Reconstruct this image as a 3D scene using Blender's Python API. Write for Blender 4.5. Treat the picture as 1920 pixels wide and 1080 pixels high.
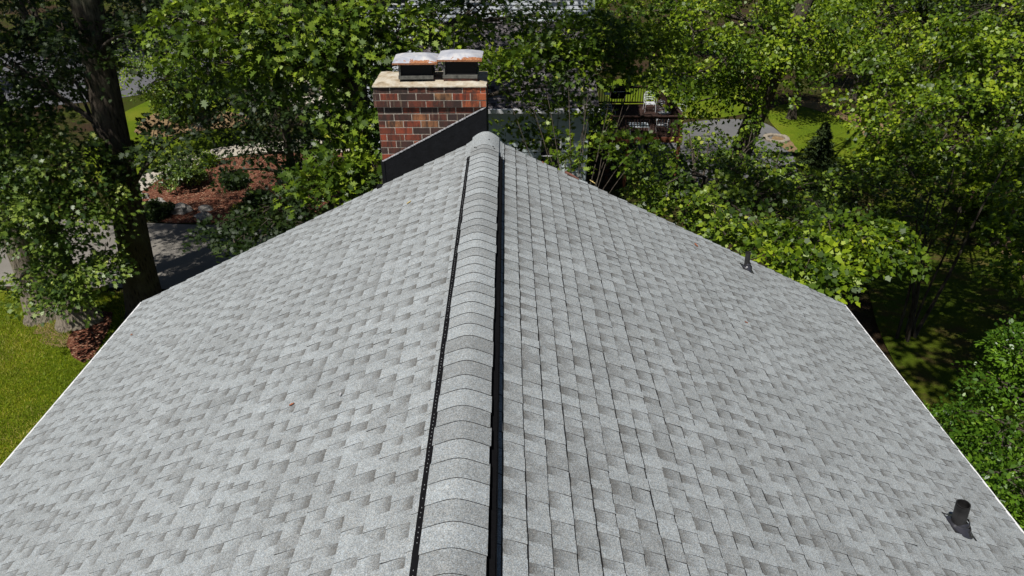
import bpy, math, random
import numpy as np
from mathutils import Vector, Matrix
from mathutils.geometry import delaunay_2d_cdt
random.seed(7); rng = np.random.default_rng(11)
for o in list(bpy.data.objects): bpy.data.objects.remove(o)
scn = bpy.context.scene; COL = scn.collection
# ------------------------------------------------------------- camera
H = 10.8
cam = bpy.data.cameras.new("camera"); co = bpy.data.objects.new("camera", cam); COL.objects.link(co)
co.location = (0, 0, H); co.rotation_euler = (math.radians(90-30.9), 0, math.radians(-0.38))
cam.sensor_width = 36; cam.lens = 36*1300/1920; cam.clip_end = 600; cam.clip_start = 0.05
scn.camera = co
# ------------------------------------------------------------- light
TX, TY = 0.32, 0.42                      # horizontal run of a sun ray per metre of fall
SUN_EL = math.atan(1/math.hypot(TX, TY)); 
w = bpy.data.worlds.new("World"); scn.world = w; w.use_nodes = True
nt = w.node_tree; bg = nt.nodes['Background']
sky = nt.nodes.new('ShaderNodeTexSky'); sky.sky_type = 'NISHITA'; sky.sun_disc = False
sky.sun_elevation = SUN_EL; sky.sun_rotation = math.atan2(-TX, -TY)
sky.air_density = .55; sky.dust_density = .4; sky.ozone_density = 1.5
nt.links.new(sky.outputs[0], bg.inputs[0]); bg.inputs[1].default_value = 0.05
sun = bpy.data.lights.new("sun", 'SUN'); sun.energy = 5.0; sun.angle = math.radians(0.53); sun.color = (1, .968, .925)
so = bpy.data.objects.new("sun", sun); COL.objects.link(so)
so.rotation_euler = Vector((TX, TY, -1)).to_track_quat('-Z', 'Y').to_euler()
scn.view_settings.view_transform = 'Standard'; scn.view_settings.look = 'None'
scn.view_settings.gamma = 1; scn.view_settings.exposure = -0.08
scn.render.engine = 'CYCLES'; scn.cycles.max_bounces = 5; scn.cycles.diffuse_bounces = 2; scn.cycles.transmission_bounces = 4
# ------------------------------------------------------------- helpers
_p = math.radians(30.9); _y = math.radians(.38)
FW = np.array([math.sin(_y)*math.cos(_p), math.cos(_y)*math.cos(_p), -math.sin(_p)])
RT = np.array([math.cos(_y), -math.sin(_y), 0]); UPV = np.cross(RT, FW)
def S(t):
    t = np.clip(t, 0, 1); return t*t*(3-2*t)
def zg(x, y): return -2.2*S((y-14)/13)*S((x+7)/12)
def at(u, v, d):
    return np.array([0, 0, H]) + d*(RT*(u-960)/1300 + UPV*(540-v)/1300 + FW)
def gp(u, v):
    lo, hi = 1, 400
    for _ in range(50):
        m = (lo+hi)/2; P = at(u, v, m)
        if P[2] > zg(P[0], P[1]): lo = m
        else: hi = m
    return at(u, v, lo)
def thing(name, label, cat, loc=(0, 0, 0), rz=0, group=None):
    o = bpy.data.objects.new(name, None); COL.objects.link(o); o.location = loc; o.rotation_euler = (0, 0, rz)
    o.empty_display_size = .2; o['label'] = label; o['category'] = cat
    if group: o['group'] = group
    return o
def tag(o, label, cat, group=None):
    o['label'] = label; o['category'] = cat
    if group: o['group'] = group
    return o
def link(name, me, parent=None, mat=None):
    o = bpy.data.objects.new(name, me); COL.objects.link(o)
    if mat: me.materials.append(mat)
    if parent: o.parent = parent
    return o
class MB:
    def __init__(s): s.v = []; s.f = []; s.c = []; s.smooth = False
    def add(s, vs, fs, col=1.0):
        n = len(s.v); s.v += [tuple(map(float, q)) for q in vs]; s.f += [tuple(n+i for i in f) for f in fs]
        s.c += list(col) if isinstance(col, (list, tuple)) and len(col) == len(fs) else [col]*len(fs)
    def box(s, x0, x1, y0, y1, z0, z1, col=1.0, M=None):
        vs = [(x, y, z) for x in (x0, x1) for y in (y0, y1) for z in (z0, z1)]
        if M is not None: vs = [tuple(M @ Vector(q)) for q in vs]
        s.add(vs, [(0, 1, 3, 2), (4, 6, 7, 5), (0, 4, 5, 1), (2, 3, 7, 6), (0, 2, 6, 4), (1, 5, 7, 3)], col)
    def tube(s, pts, rad, n=8, cap=True, col=1.0, wob=0):
        pts = [Vector(p) for p in pts]; rings = []
        if not hasattr(rad, '__len__'): rad = [rad]*len(pts)
        up = Vector((.3, .2, 1)).normalized()
        t0 = (pts[1]-pts[0]).normalized(); a = t0.cross(Vector((1, .1, 0)) if abs(t0.x) < .8 else Vector((0, 1, 0))).normalized()
        for i, p in enumerate(pts):
            t = (pts[min(i+1, len(pts)-1)]-pts[max(i-1, 0)]).normalized()
            a = (a - t*a.dot(t)).normalized(); b = t.cross(a)
            r = []
            for k in range(n):
                th = 2*math.pi*k/n; rr = rad[i]
                if wob: rr *= 1+wob*(math.sin(3*th+i*.23)*.5+math.sin(7*th+1+i*.15)*.35+math.sin(11*th+i*.4)*.35)
                r.append(p+a*math.cos(th)*rr+b*math.sin(th)*rr)
            rings.append(r)
        vs = [q for r in rings for q in r]; fs = []
        for i in range(len(pts)-1):
            for k in range(n):
                k2 = (k+1) % n; fs.append((i*n+k, i*n+k2, (i+1)*n+k2, (i+1)*n+k))
        if cap: fs.append(tuple(range(n-1, -1, -1))); fs.append(tuple((len(pts)-1)*n+k for k in range(n)))
        s.add(vs, fs, col)
    def lathe(s, prof, n=24, M=None, col=1.0):
        vs = [(r*math.cos(2*math.pi*k/n), r*math.sin(2*math.pi*k/n), z) for r, z in prof for k in range(n)]
        if M is not None: vs = [tuple(M @ Vector(q)) for q in vs]
        fs = [(i*n+k, i*n+(k+1) % n, (i+1)*n+(k+1) % n, (i+1)*n+k) for i in range(len(prof)-1) for k in range(n)]
        s.add(vs, fs, col)
    def build(s, name, mat, parent=None, smooth=None, bevel=0):
        me = bpy.data.meshes.new(name); me.from_pydata(s.v, [], s.f)
        a = me.attributes.new('tone', 'FLOAT', 'FACE'); a.data.foreach_set('value', np.array(s.c, dtype=np.float32))
        if s.smooth if smooth is None else smooth: me.polygons.foreach_set('use_smooth', [True]*len(me.polygons))
        me.update(); o = link(name, me, parent, mat)
        if bevel:
            m = o.modifiers.new('bevel', 'BEVEL'); m.width = bevel; m.segments = 2; m.limit_method = 'ANGLE'
        return o
# ------------------------------------------------------------- material toolkit
class NG:
    def __init__(s, name):
        s.m = bpy.data.materials.new(name); s.m.use_nodes = True; s.t = s.m.node_tree
        s.b = s.t.nodes['Principled BSDF']; s.out = s.t.nodes['Material Output']
        s.tc = s.n('ShaderNodeTexCoord')
    def n(s, ty, **k):
        x = s.t.nodes.new(ty)
        for a, b in k.items(): setattr(x, a, b)
        return x
    def l(s, a, b): s.t.links.new(a, b)
    def co(s, scale=(1, 1, 1), space='Object'):
        m = s.n('ShaderNodeMapping'); m.inputs['Scale'].default_value = scale
        if space == 'Position': s.l(s.n('ShaderNodeNewGeometry').outputs['Position'], m.inputs[0])
        else: s.l(s.tc.outputs[space], m.inputs[0])
        return m.outputs[0]
    def noise(s, scale, detail=4, rough=.5, vec=None, dist=0):
        x = s.n('ShaderNodeTexNoise'); x.inputs['Scale'].default_value = scale; x.inputs['Detail'].default_value = detail
        x.inputs['Roughness'].default_value = rough; x.inputs['Distortion'].default_value = dist
        s.l(vec if vec is not None else s.tc.outputs['Object'], x.inputs['Vector']); return x.outputs[0]
    def voro(s, scale, vec=None, out='Color', feature='F1'):
        x = s.n('ShaderNodeTexVoronoi', feature=feature); x.inputs['Scale'].default_value = scale
        s.l(vec if vec is not None else s.tc.outputs['Object'], x.inputs['Vector']); return x.outputs[out]
    def ramp(s, fac, stops, interp='LINEAR'):
        x = s.n('ShaderNodeValToRGB'); x.color_ramp.interpolation = interp; e = x.color_ramp.elements
        while len(e) < len(stops): e.new(.5)
        for q, (p, c) in zip(e, stops):
            q.position = p; q.color = (*c, 1) if len(c) == 3 else c
        s.l(fac, x.inputs[0]); return x.outputs[0]
    def mix(s, f, a, b, mode='MIX'):
        x = s.n('ShaderNodeMix', data_type='RGBA', blend_type=mode)
        for i, q in ((0, f), (6, a), (7, b)):
            if isinstance(q, (int, float)): x.inputs[i].default_value = q if i == 0 else (q, q, q, 1)
            elif isinstance(q, tuple): x.inputs[i].default_value = (*q, 1)
            else: s.l(q, x.inputs[i])
        return x.outputs[2]
    def math(s, op, a, b=0.0, clamp=False):
        x = s.n('ShaderNodeMath', operation=op); x.use_clamp = clamp
        for i, q in ((0, a), (1, b)):
            if isinstance(q, (int, float)): x.inputs[i].default_value = q
            else: s.l(q, x.inputs[i])
        return x.outputs[0]
    def attr(s, name='tone'):
        return s.n('ShaderNodeAttribute', attribute_name=name).outputs['Fac']
    def col(s, c):
        if isinstance(c, tuple): s.b.inputs['Base Color'].default_value = (*c, 1)
        else: s.l(c, s.b.inputs['Base Color'])
        return s
    def rough(s, r, spec=.5, metal=0):
        if isinstance(r, (int, float)): s.b.inputs['Roughness'].default_value = r
        else: s.l(r, s.b.inputs['Roughness'])
        s.b.inputs['Specular IOR Level'].default_value = spec; s.b.inputs['Metallic'].default_value = metal; return s
    def bump(s, h, dist=.01, strength=1):
        x = s.n('ShaderNodeBump'); x.inputs['Distance'].default_value = dist; x.inputs['Strength'].default_value = strength
        s.l(h, x.inputs['Height']); s.l(x.outputs[0], s.b.inputs['Normal']); return s
def plain(name, c, r=.6, spec=.4, metal=0, var=.25, scale=6, bump=0.0):
    g = NG(name); n = g.noise(scale, 5, .6)
    lo = tuple(q*(1-var) for q in c); hi = tuple(min(1, q*(1+var)) for q in c)
    g.col(g.ramp(n, [(.3, lo), (.7, hi)])).rough(r, spec, metal)
    if bump: g.bump(g.noise(scale*4, 4), bump)
    return g.m
# shingles: 'tone' 0 dark warm .. 1 pale cool, stored per corner
def shingle_mat(name, dark, light, gscale=230, contrast=.30):
    g = NG(name); a = g.attr()
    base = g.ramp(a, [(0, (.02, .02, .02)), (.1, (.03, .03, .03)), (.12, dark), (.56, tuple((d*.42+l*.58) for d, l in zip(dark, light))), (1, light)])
    gr = g.voro(gscale, out='Color'); sep = g.n('ShaderNodeSeparateColor'); g.l(gr, sep.inputs[0])
    gran = g.ramp(sep.outputs[0], [(0, (1-contrast*1.6,)*3), (.35, (1-contrast*.5,)*3), (.75, (1.05,)*3), (1, (1+contrast*1.5,)*3)])
    base = g.mix(1, base, gran, 'MULTIPLY')
    warm = g.ramp(sep.outputs[1], [(0, (1.06, .98, .92)), (.5, (1, 1, 1)), (1, (.95, .99, 1.06))])
    base = g.mix(1, base, warm, 'MULTIPLY')
    streak = g.noise(1, 4, .6, g.co((.7, 7, .7))); base = g.mix(1, base, g.ramp(streak, [(.3, (.94, .94, .935)), (.7, (1.05, 1.05, 1.05))]), 'MULTIPLY')
    big = g.noise(1.3, 4, .6); base = g.mix(1, base, g.ramp(big, [(.3, (.95, .95, .95)), (.7, (1.05, 1.05, 1.05))]), 'MULTIPLY')
    mid = g.noise(26, 3, .6); base = g.mix(1, base, g.ramp(mid, [(.3, (.91, .9, .89)), (.7, (1.07, 1.07, 1.07))]), 'MULTIPLY')
    g.col(base).rough(.92, .2).bump(sep.outputs[2], .0015, .6)
    return g.m
M_sh = shingle_mat('roof_granules', (.118, .114, .104), (.380, .412, .420), 235, .30)
M_sh2 = shingle_mat('old_roof_granules', (.08, .07, .075), (.20, .185, .19), 60, .25)
def brick_mat():
    g = NG('brick'); a = g.attr()
    base = g.ramp(a, [(0, (.045, .036, .034)), (.25, (.105, .045, .034)), (.45, (.20, .055, .032)), (.65, (.34, .075, .038)), (.82, (.45, .12, .05)), (1, (.30, .17, .08))])
    st = g.noise(1, 5, .65, g.co((13, 13, 3.5)), .5)
    base = g.mix(g.ramp(st, [(.42, (0, 0, 0)), (.60, (.85,)*3)]), base, (.045, .033, .028))
    st2 = g.noise(1, 4, .6, g.co((34, 34, 3)))
    base = g.mix(g.ramp(st2, [(.60, (0, 0, 0)), (.74, (.5,)*3)]), base, (.42, .33, .22))
    base = g.mix(.6, base, g.ramp(g.noise(120, 3), [(.3, (.75,)*3), (.7, (1.25,)*3)]), 'MULTIPLY')
    g.col(base).rough(.88, .25).bump(g.noise(160, 4), .003, .7); return g.m
M_brick = brick_mat()
M_mortar = plain('mortar', (.46, .40, .33), .95, .1, var=.35, scale=30, bump=.004)
def crown_mat():
    g = NG('crown_concrete'); n = g.noise(7, 6, .65); n2 = g.noise(40, 4)
    c = g.ramp(n, [(.28, (.14, .11, .08)), (.42, (.42, .34, .23)), (.6, (.56, .51, .41)), (.8, (.70, .65, .55))])
    c = g.mix(.5, c, g.ramp(n2, [(.3, (.7,)*3), (.7, (1.15,)*3)]), 'MULTIPLY'); g.col(c).rough(.95, .15).bump(n, .01); return g.m
M_crown = crown_mat()
def lid_mat():
    g = NG('galvanised_lid_rusting'); a = g.attr(); n = g.noise(9, 6, .6, g.co((1, 1, .3)), .4)
    f = g.math('ADD', a, g.math('MULTIPLY', g.math('SUBTRACT', n, .5), 1.7))
    m = g.ramp(f, [(.50, (0, 0, 0)), (.52, (1, 1, 1))])
    met = g.ramp(g.noise(5, 6, .7, None, .6), [(.3, (.34, .36, .42)), (.5, (.52, .53, .57)), (.7, (.74, .71, .67))])
    rust = g.ramp(g.noise(60, 5), [(.3, (.26, .10, .05)), (.5, (.40, .16, .07)), (.75, (.55, .32, .17))])
    g.col(g.mix(m, met, rust)).rough(.55, .4, .15); return g.m
M_lid = lid_mat()
M_flash = plain('black_flashing', (.006, .0065, .008), .75, .2, var=.35, scale=12, bump=.004)
M_seal = plain('sealant', (.42, .42, .43), .8, .3, var=.5, scale=40)
M_blk = plain('black_plastic', (.006, .006, .007), .8, .12, var=.3, scale=60)
M_pvc = plain('weathered_black_pipe', (.028, .027, .027), .5, .4, var=.6, scale=9)
M_rub = plain('boot_rubber', (.035, .035, .042), .25, .7, var=.3, scale=9)
M_dot = plain('vent_hole_light', (.34, .35, .35), .8)
M_white = plain('white_aluminium', (.80, .80, .80), .4, .5, var=.05)
M_dark = plain('dark_interior', (.008, .008, .008), .9, .1)
M_mesh = plain('sooty_screen', (.018, .018, .018), .8, .3, .3, scale=60)
M_frame = plain('cap_frame', (.13, .13, .115), .6, .4, .2, var=.5, scale=20)
def siding_mat(name, c):
    g = NG(name); n = g.noise(3, 5, .6); n2 = g.noise(1, 4, .6, g.co((2, 2, 25)))
    b = g.ramp(n, [(.3, tuple(q*.86 for q in c)), (.7, tuple(q*1.06 for q in c))])
    b = g.mix(.5, b, g.ramp(n2, [(.3, (.85,)*3), (.7, (1.08,)*3)]), 'MULTIPLY'); g.col(b).rough(.6, .3); return g.m
M_sid = siding_mat('pale_siding', (.60, .68, .67)); M_sid2 = siding_mat('white_siding', (.66, .70, .74))
def bark_mat(name, a, b, lich):
    g = NG(name); v = g.co((1, 1, .22)); n = g.noise(13, 7, .7, v, .6); n3 = g.noise(2.2, 4)
    vo = g.voro(16, v, 'Distance'); h = g.math('ADD', n, g.math('MULTIPLY', vo, .7))
    c = g.ramp(h, [(.45, a), (.8, b)]); c = g.mix(g.ramp(n3, [(.5, (0, 0, 0)), (.72, (.55,)*3)]), c, lich)
    g.col(c).rough(.95, .1).bump(h, .06, 1); return g.m
M_bark = bark_mat('oak_bark', (.010, .008, .006), (.085, .068, .052), (.15, .15, .10))
M_bark3 = bark_mat('lichen_bark', (.03, .025, .018), (.26, .22, .17), (.30, .31, .20))
M_bark2 = bark_mat('dark_bark', (.02, .016, .012), (.11, .09, .07), (.10, .10, .07))
M_twig = plain('twig_bark', (.075, .065, .052), .9, .1, var=.5, scale=4)
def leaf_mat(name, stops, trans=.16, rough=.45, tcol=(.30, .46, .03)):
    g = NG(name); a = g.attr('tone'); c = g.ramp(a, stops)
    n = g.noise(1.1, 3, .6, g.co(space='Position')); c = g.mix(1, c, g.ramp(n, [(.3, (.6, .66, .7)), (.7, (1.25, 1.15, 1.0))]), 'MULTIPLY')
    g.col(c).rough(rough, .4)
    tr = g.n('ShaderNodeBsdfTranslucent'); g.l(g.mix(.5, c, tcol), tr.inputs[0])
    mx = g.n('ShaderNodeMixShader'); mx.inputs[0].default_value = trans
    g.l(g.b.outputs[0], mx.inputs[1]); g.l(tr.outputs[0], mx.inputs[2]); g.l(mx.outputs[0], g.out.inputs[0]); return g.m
M_oak = leaf_mat('oak_leaf', [(0, (.022, .050, .006)), (.25, (.085, .150, .010)), (.6, (.23, .33, .022)), (1, (.38, .43, .06))])
M_oak2 = leaf_mat('glossy_oak_leaf', [(0, (.035, .075, .018)), (.3, (.13, .21, .030)), (.7, (.29, .38, .06)), (1, (.46, .52, .14))], .20, .42, (.22, .36, .04))
M_map = leaf_mat('maple_leaf', [(0, (.028, .062, .005)), (.22, (.105, .185, .008)), (.55, (.27, .38, .016)), (1, (.42, .48, .05))], .25, .45, (.36, .55, .02))
M_hol = leaf_mat('shrub_leaf', [(0, (.04, .10, .010)), (.5, (.13, .26, .018)), (1, (.26, .40, .05))], .26, .35, (.30, .5, .03))
M_dkl = leaf_mat('painted_shade_leaf', [(0, (.015, .032, .007)), (.5, (.034, .064, .012)), (1, (.08, .12, .02))], .25, .5, (.15, .25, .03))  # darker copy of the leaf greens, shade painted into the colour
M_con = leaf_mat('conifer_needle', [(0, (.02, .045, .018)), (1, (.12, .18, .05))], .1, .6)
def ground_mat(name, kind):
    g = NG(name); P = g.co(space='Position'); n = g.noise(.35, 5, .6, P); f = g.noise(9, 5, .7, P); ff = g.noise(60, 4, .7, P)
    if kind == 'grass':
        c = g.ramp(n, [(.25, (.10, .165, .008)), (.5, (.165, .225, .010)), (.75, (.27, .275, .022))])
        c = g.mix(g.ramp(f, [(.50, (0, 0, 0)), (.72, (.5,)*3)]), c, (.19, .16, .055)); r = [(.3, (.45,)*3), (.7, (1.45,)*3)]; b = .05
    elif kind == 'far_grass':
        c = g.ramp(n, [(.25, (.085, .15, .008)), (.5, (.145, .21, .010)), (.75, (.25, .27, .025))]); r = [(.3, (.5,)*3), (.7, (1.4,)*3)]; b = .05
    elif kind == 'painted_shade_grass':  # greens darkened to paint in tree shade; brown patches are bare dirt
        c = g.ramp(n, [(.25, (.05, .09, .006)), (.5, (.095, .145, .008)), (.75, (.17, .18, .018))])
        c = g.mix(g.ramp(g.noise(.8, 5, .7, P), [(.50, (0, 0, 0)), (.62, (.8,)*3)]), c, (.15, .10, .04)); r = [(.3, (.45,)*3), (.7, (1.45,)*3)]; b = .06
    elif kind == 'yard':
        m = g.ramp(g.noise(.22, 6, .7, P, .5), [(.42, (0, 0, 0)), (.58, (1, 1, 1))])
        c = g.mix(m, g.ramp(f, [(.3, (.03, .02, .012)), (.7, (.09, .055, .03))]), g.ramp(f, [(.3, (.03, .055, .006)), (.7, (.09, .10, .014))])); r = [(.3, (.45,)*3), (.7, (1.4,)*3)]; b = .05
    elif kind == 'mulch':
        vo = g.voro(26, g.co((1, 1.7, 1), 'Position')); s_ = g.n('ShaderNodeSeparateColor'); g.l(vo, s_.inputs[0])
        c = g.ramp(s_.outputs[0], [(0, (.06, .022, .014)), (.4, (.13, .046, .027)), (.8, (.25, .095, .056)), (.93, (.38, .21, .13)), (1, (.62, .46, .30))]); r = [(.3, (.7,)*3), (.7, (1.2,)*3)]; b = .03
    elif kind == 'dirt':
        c = g.ramp(f, [(.3, (.17, .11, .06)), (.7, (.36, .25, .13))]); r = [(.3, (.7,)*3), (.7, (1.2,)*3)]; b = .02
    elif kind == 'asphalt':
        c = g.ramp(n, [(.3, (.19, .175, .15)), (.7, (.27, .25, .22))]); r = [(.3, (.75,)*3), (.7, (1.2,)*3)]; b = .004
    elif kind == 'paving':
        c = g.ramp(n, [(.3, (.12, .12, .12)), (.7, (.18, .178, .178))]); r = [(.3, (.8,)*3), (.7, (1.15,)*3)]; b = .004
    elif kind == 'road':
        c = g.ramp(n, [(.3, (.10, .10, .11)), (.7, (.15, .15, .16))]); r = [(.3, (.8,)*3), (.7, (1.15,)*3)]; b = .004
    else:
        c = g.ramp(n, [(.3, (.40, .36, .29)), (.7, (.52, .47, .39))]); r = [(.3, (.85,)*3), (.7, (1.1,)*3)]; b = .003
    c = g.mix(1, c, g.ramp(ff, r), 'MULTIPLY'); g.col(c).rough(.95, .1).bump(g.math('ADD', ff, f), b); return g.m
MG = {k: ground_mat('ground_'+k, k) for k in ('grass', 'far_grass', 'painted_shade_grass', 'yard', 'mulch', 'dirt', 'asphalt', 'road', 'paving', 'concrete')}
# ------------------------------------------------------------- ground
def sheet(name, x0, x1, y0, y1, st, mat):
    xs = np.linspace(x0, x1, int((x1-x0)/st)+1); ys = np.linspace(y0, y1, int((y1-y0)/st)+1)
    X, Y = np.meshgrid(xs, ys); Z = zg(X, Y); n = len(xs)
    vs = np.stack([X.ravel(), Y.ravel(), Z.ravel()], 1)
    fs = [(j*n+i, j*n+i+1, (j+1)*n+i+1, (j+1)*n+i) for j in range(len(ys)-1) for i in range(n-1)]
    me = bpy.data.meshes.new(name); me.from_pydata(vs.tolist(), [], fs); o = link(name, me, None, mat); o['kind'] = 'structure'; return o
sheet('ground', -170, 170, -60, 260, 2.0, MG['yard'])
def smooth_poly(pts, k=3):
    P = np.array(pts, float)
    for _ in range(k):
        Q = np.roll(P, -1, 0); P = np.stack([P*.75+Q*.25, P*.25+Q*.75], 1).reshape(-1, P.shape[1])
    return P
def inside(P, x, y):
    c = False; j = len(P)-1
    for i in range(len(P)):
        if (P[i][1] > y) != (P[j][1] > y) and x < (P[j][0]-P[i][0])*(y-P[i][1])/(P[j][1]-P[i][1])+P[i][0]: c = not c
        j = i
    return c
def patch(name, poly, mat, off, world=False, rag=.0, k=2):
    W = np.array([(p if world else gp(*p)[:2]) for p in poly], float)
    W = smooth_poly(W, k)
    if rag: W = W+rng.normal(0, rag, W.shape)
    x0, y0 = W.min(0); x1, y1 = W.max(0); st = max(.5, (x1-x0+y1-y0)/60)
    inner = [(x, y) for x in np.arange(x0, x1, st) for y in np.arange(y0, y1, st) if inside(W, x, y)]
    pts = [Vector(p) for p in W.tolist()]+[Vector(p) for p in inner]; n = len(W)
    r = delaunay_2d_cdt(pts, [(i, (i+1) % n) for i in range(n)], [list(range(n))], 1, 1e-4)
    me = bpy.data.meshes.new(name); me.from_pydata([(p.x, p.y, float(zg(p.x, p.y))+off) for p in r[0]], [], [tuple(f) for f in r[2]])
    for p in me.polygons:
        if p.normal.z < 0: p.flip()
    o = link(name, me, None, mat); o['kind'] = 'structure'; return o, W
_, LAWN = patch('lawn', [(-40, -6), (-5.4, -6), (-5.2, 12), (-6.5, 16.6), (-9, 17.7), (-14, 17.9), (-40, 19)], MG['grass'], .02, True, k=1)
patch('driveway', [(-45, 19.6), (-16, 18.2), (-9, 18.0), (-4, 17.0), (-2, 19), (-2.5, 22), (-6, 22.4), (-12, 22.4), (-18, 23.5), (-45, 27)], MG['asphalt'], .035, True)
patch('mulch_bed', [(250, 372), (300, 335), (400, 300), (560, 282), (680, 290), (660, 350), (560, 425), (420, 416), (280, 424)], MG['mulch'], .045, rag=.03)
patch('mulch_bed', [(118, 655), (165, 700), (222, 590), (190, 583), (150, 600)], MG['mulch'], .045, rag=.03)
patch('dirt_patch', [(60, 600), (70, 640), (120, 660), (150, 640), (160, 600), (110, 590)], MG['dirt'], .034, rag=.05)
patch('garden_path', [(225, 362), (262, 366), (300, 336), (400, 301), (480, 288), (600, 285), (700, 292), (700, 272), (600, 262), (480, 268), (390, 282), (295, 312)], MG['concrete'], .055, k=1)
patch('lawn', [(150, 260), (170, 350), (240, 345), (300, 310), (400, 280), (470, 262), (470, 190), (380, 150), (250, 200)], MG['far_grass'], .03)
patch('dirt_patch', [(240, 250), (300, 262), (370, 246), (470, 240), (470, 215), (360, 205), (290, 208)], MG['dirt'], .045, rag=.08)
patch('front_walk', [(560, 210), (600, 220), (690, 215), (700, 140), (640, 120), (560, 140), (520, 170)], MG['concrete'], .03)
patch('street', [(-90, 36), (-40, 35), (-22, 37), (-16, 46), (-14, 62), (-30, 62), (-34, 50), (-45, 45), (-90, 44)], MG['road'], .02, True)
patch('patio_drive', [(1200, 250), (1290, 228), (1400, 222), (1460, 240), (1492, 300), (1500, 350), (1420, 380), (1250, 380), (1180, 330)], MG['paving'], .03)
patch('lawn', [(1130, 150), (1140, 200), (1280, 225), (1400, 218), (1420, 190), (1380, 150), (1250, 135)], MG['far_grass'], .022)
patch('lawn', [(1430, 215), (1475, 262), (1500, 300), (1600, 330), (1690, 290), (1660, 230), (1560, 196), (1470, 192)], MG['far_grass'], .022)
patch('dirt_patch', [(1465, 196), (1570, 214), (1640, 262), (1640, 300), (1700, 310), (1700, 260), (1600, 205), (1500, 186)], MG['dirt'], .034, rag=.15)
patch('dirt_patch', [(1440, 262), (1490, 292), (1500, 280), (1465, 250)], MG['dirt'], .045, rag=.05)
patch('lawn', [(1640, 330), (1620, 560), (1680, 720), (1900, 900), (2150, 900), (2150, 600), (1960, 520), (1860, 440), (1740, 330)], MG['painted_shade_grass'], .02)
patch('dirt_patch', [(1840, 440), (1880, 470), (1960, 580), (2050, 620), (2020, 520), (1900, 440)], MG['dirt'], .034, rag=.1)
# ------------------------------------------------------------- the house with the grey roof
XR, ZR = -.268, 8.07; XL, ZL = -5.047, 5.72; XRT, ZRT = 4.676, 5.637; Y0, Y1 = -4.0, 8.16
house = thing('house', 'grey shingled gable roof house in the foreground with brick chimney', 'house', (0, 0, 0))
def slope(s):
    xe, ze = (XL, ZL) if s < 0 else (XRT, ZRT)
    L = math.hypot(xe-XR, ze-ZR); dx, dz = (xe-XR)/L, (ze-ZR)/L; nx, nz = -dz*(1 if dx > 0 else -1), abs(dx)
    return L, dx, dz, nx, nz
def shingles(s):
    L, dx, dz, nx, nz = slope(s); V = []; Fc = []; T = []
    def P(d, y, n): return (XR+dx*d+nx*n, y, ZR+dz*d+nz*n)
    N = int(round(L/.1465)); ex = L/N
    for i in range(-1, N):
        d0 = max(0.0, i*ex-.052); d1 = (i+1)*ex-(.04 if i < N-1 else 0)
        if i < 0: continue
        y = Y0-random.random()*.3; tooth = random.random() < .5; nxt = Y0+random.random()
        rowtone = random.uniform(-.05, .05); off = random.uniform(-.006, .006); pt = .8
        while y < Y1+off-.03:
            wd = random.choice((.07, .085, .10, .125)) if tooth else random.choice((.065, .08, .09, .11))
            wd *= random.uniform(.85, 1.15); ye = min(y+wd, Y1+off)
            if Y1-ye < .04: ye = Y1+off
            h = random.uniform(.0082, .0098) if tooth else random.uniform(.0042, .0052)
            if s > 0: h = h*1.2+.0022+.0018*math.sin(y*1.9+i*2.3)
            if random.random() < .03: h += .003
            j = random.uniform(-.002, .002); dm = d0+(d1-d0)*random.uniform(.6, .85)
            n0 = .0003+.0002*(i % 2); hm = n0+(h-n0)*(dm-d0)/(d1-d0)
            fr = (random.uniform(.0085, .0125)+.003*math.sin(y*2.3+i*1.7)) if s > 0 else 0  # black fringe paints the course shadow line, right slope only
            sl = .0045 if s < 0 else .0015  # dark side fringe stands in for the shadow line beside each tab
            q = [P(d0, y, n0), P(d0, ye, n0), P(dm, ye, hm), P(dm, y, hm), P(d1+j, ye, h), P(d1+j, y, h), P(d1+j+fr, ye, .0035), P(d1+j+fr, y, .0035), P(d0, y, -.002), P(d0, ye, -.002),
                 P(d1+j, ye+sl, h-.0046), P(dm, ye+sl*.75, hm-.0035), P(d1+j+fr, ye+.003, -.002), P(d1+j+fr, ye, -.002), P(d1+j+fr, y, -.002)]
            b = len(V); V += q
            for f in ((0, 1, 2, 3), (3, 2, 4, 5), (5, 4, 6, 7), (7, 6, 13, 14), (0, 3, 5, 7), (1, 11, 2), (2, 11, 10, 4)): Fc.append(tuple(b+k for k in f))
            t = .86+rowtone+random.uniform(-.13, .13); lo = t
            if tooth:
                if random.random() < .14: t -= .22
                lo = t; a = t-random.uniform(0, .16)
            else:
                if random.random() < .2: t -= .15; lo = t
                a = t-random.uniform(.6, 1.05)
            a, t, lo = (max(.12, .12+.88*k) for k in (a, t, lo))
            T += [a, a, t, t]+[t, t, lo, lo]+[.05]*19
            y = ye; tooth = not tooth
            pass
    me = bpy.data.meshes.new('roof_slope'); me.from_pydata(V, [], Fc)
    if s > 0: pass
    a = me.attributes.new('tone', 'FLOAT', 'CORNER'); a.data.foreach_set('value', np.array(T, dtype=np.float32))
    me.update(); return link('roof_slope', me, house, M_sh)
for s in (-1, 1): shingles(s)
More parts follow.
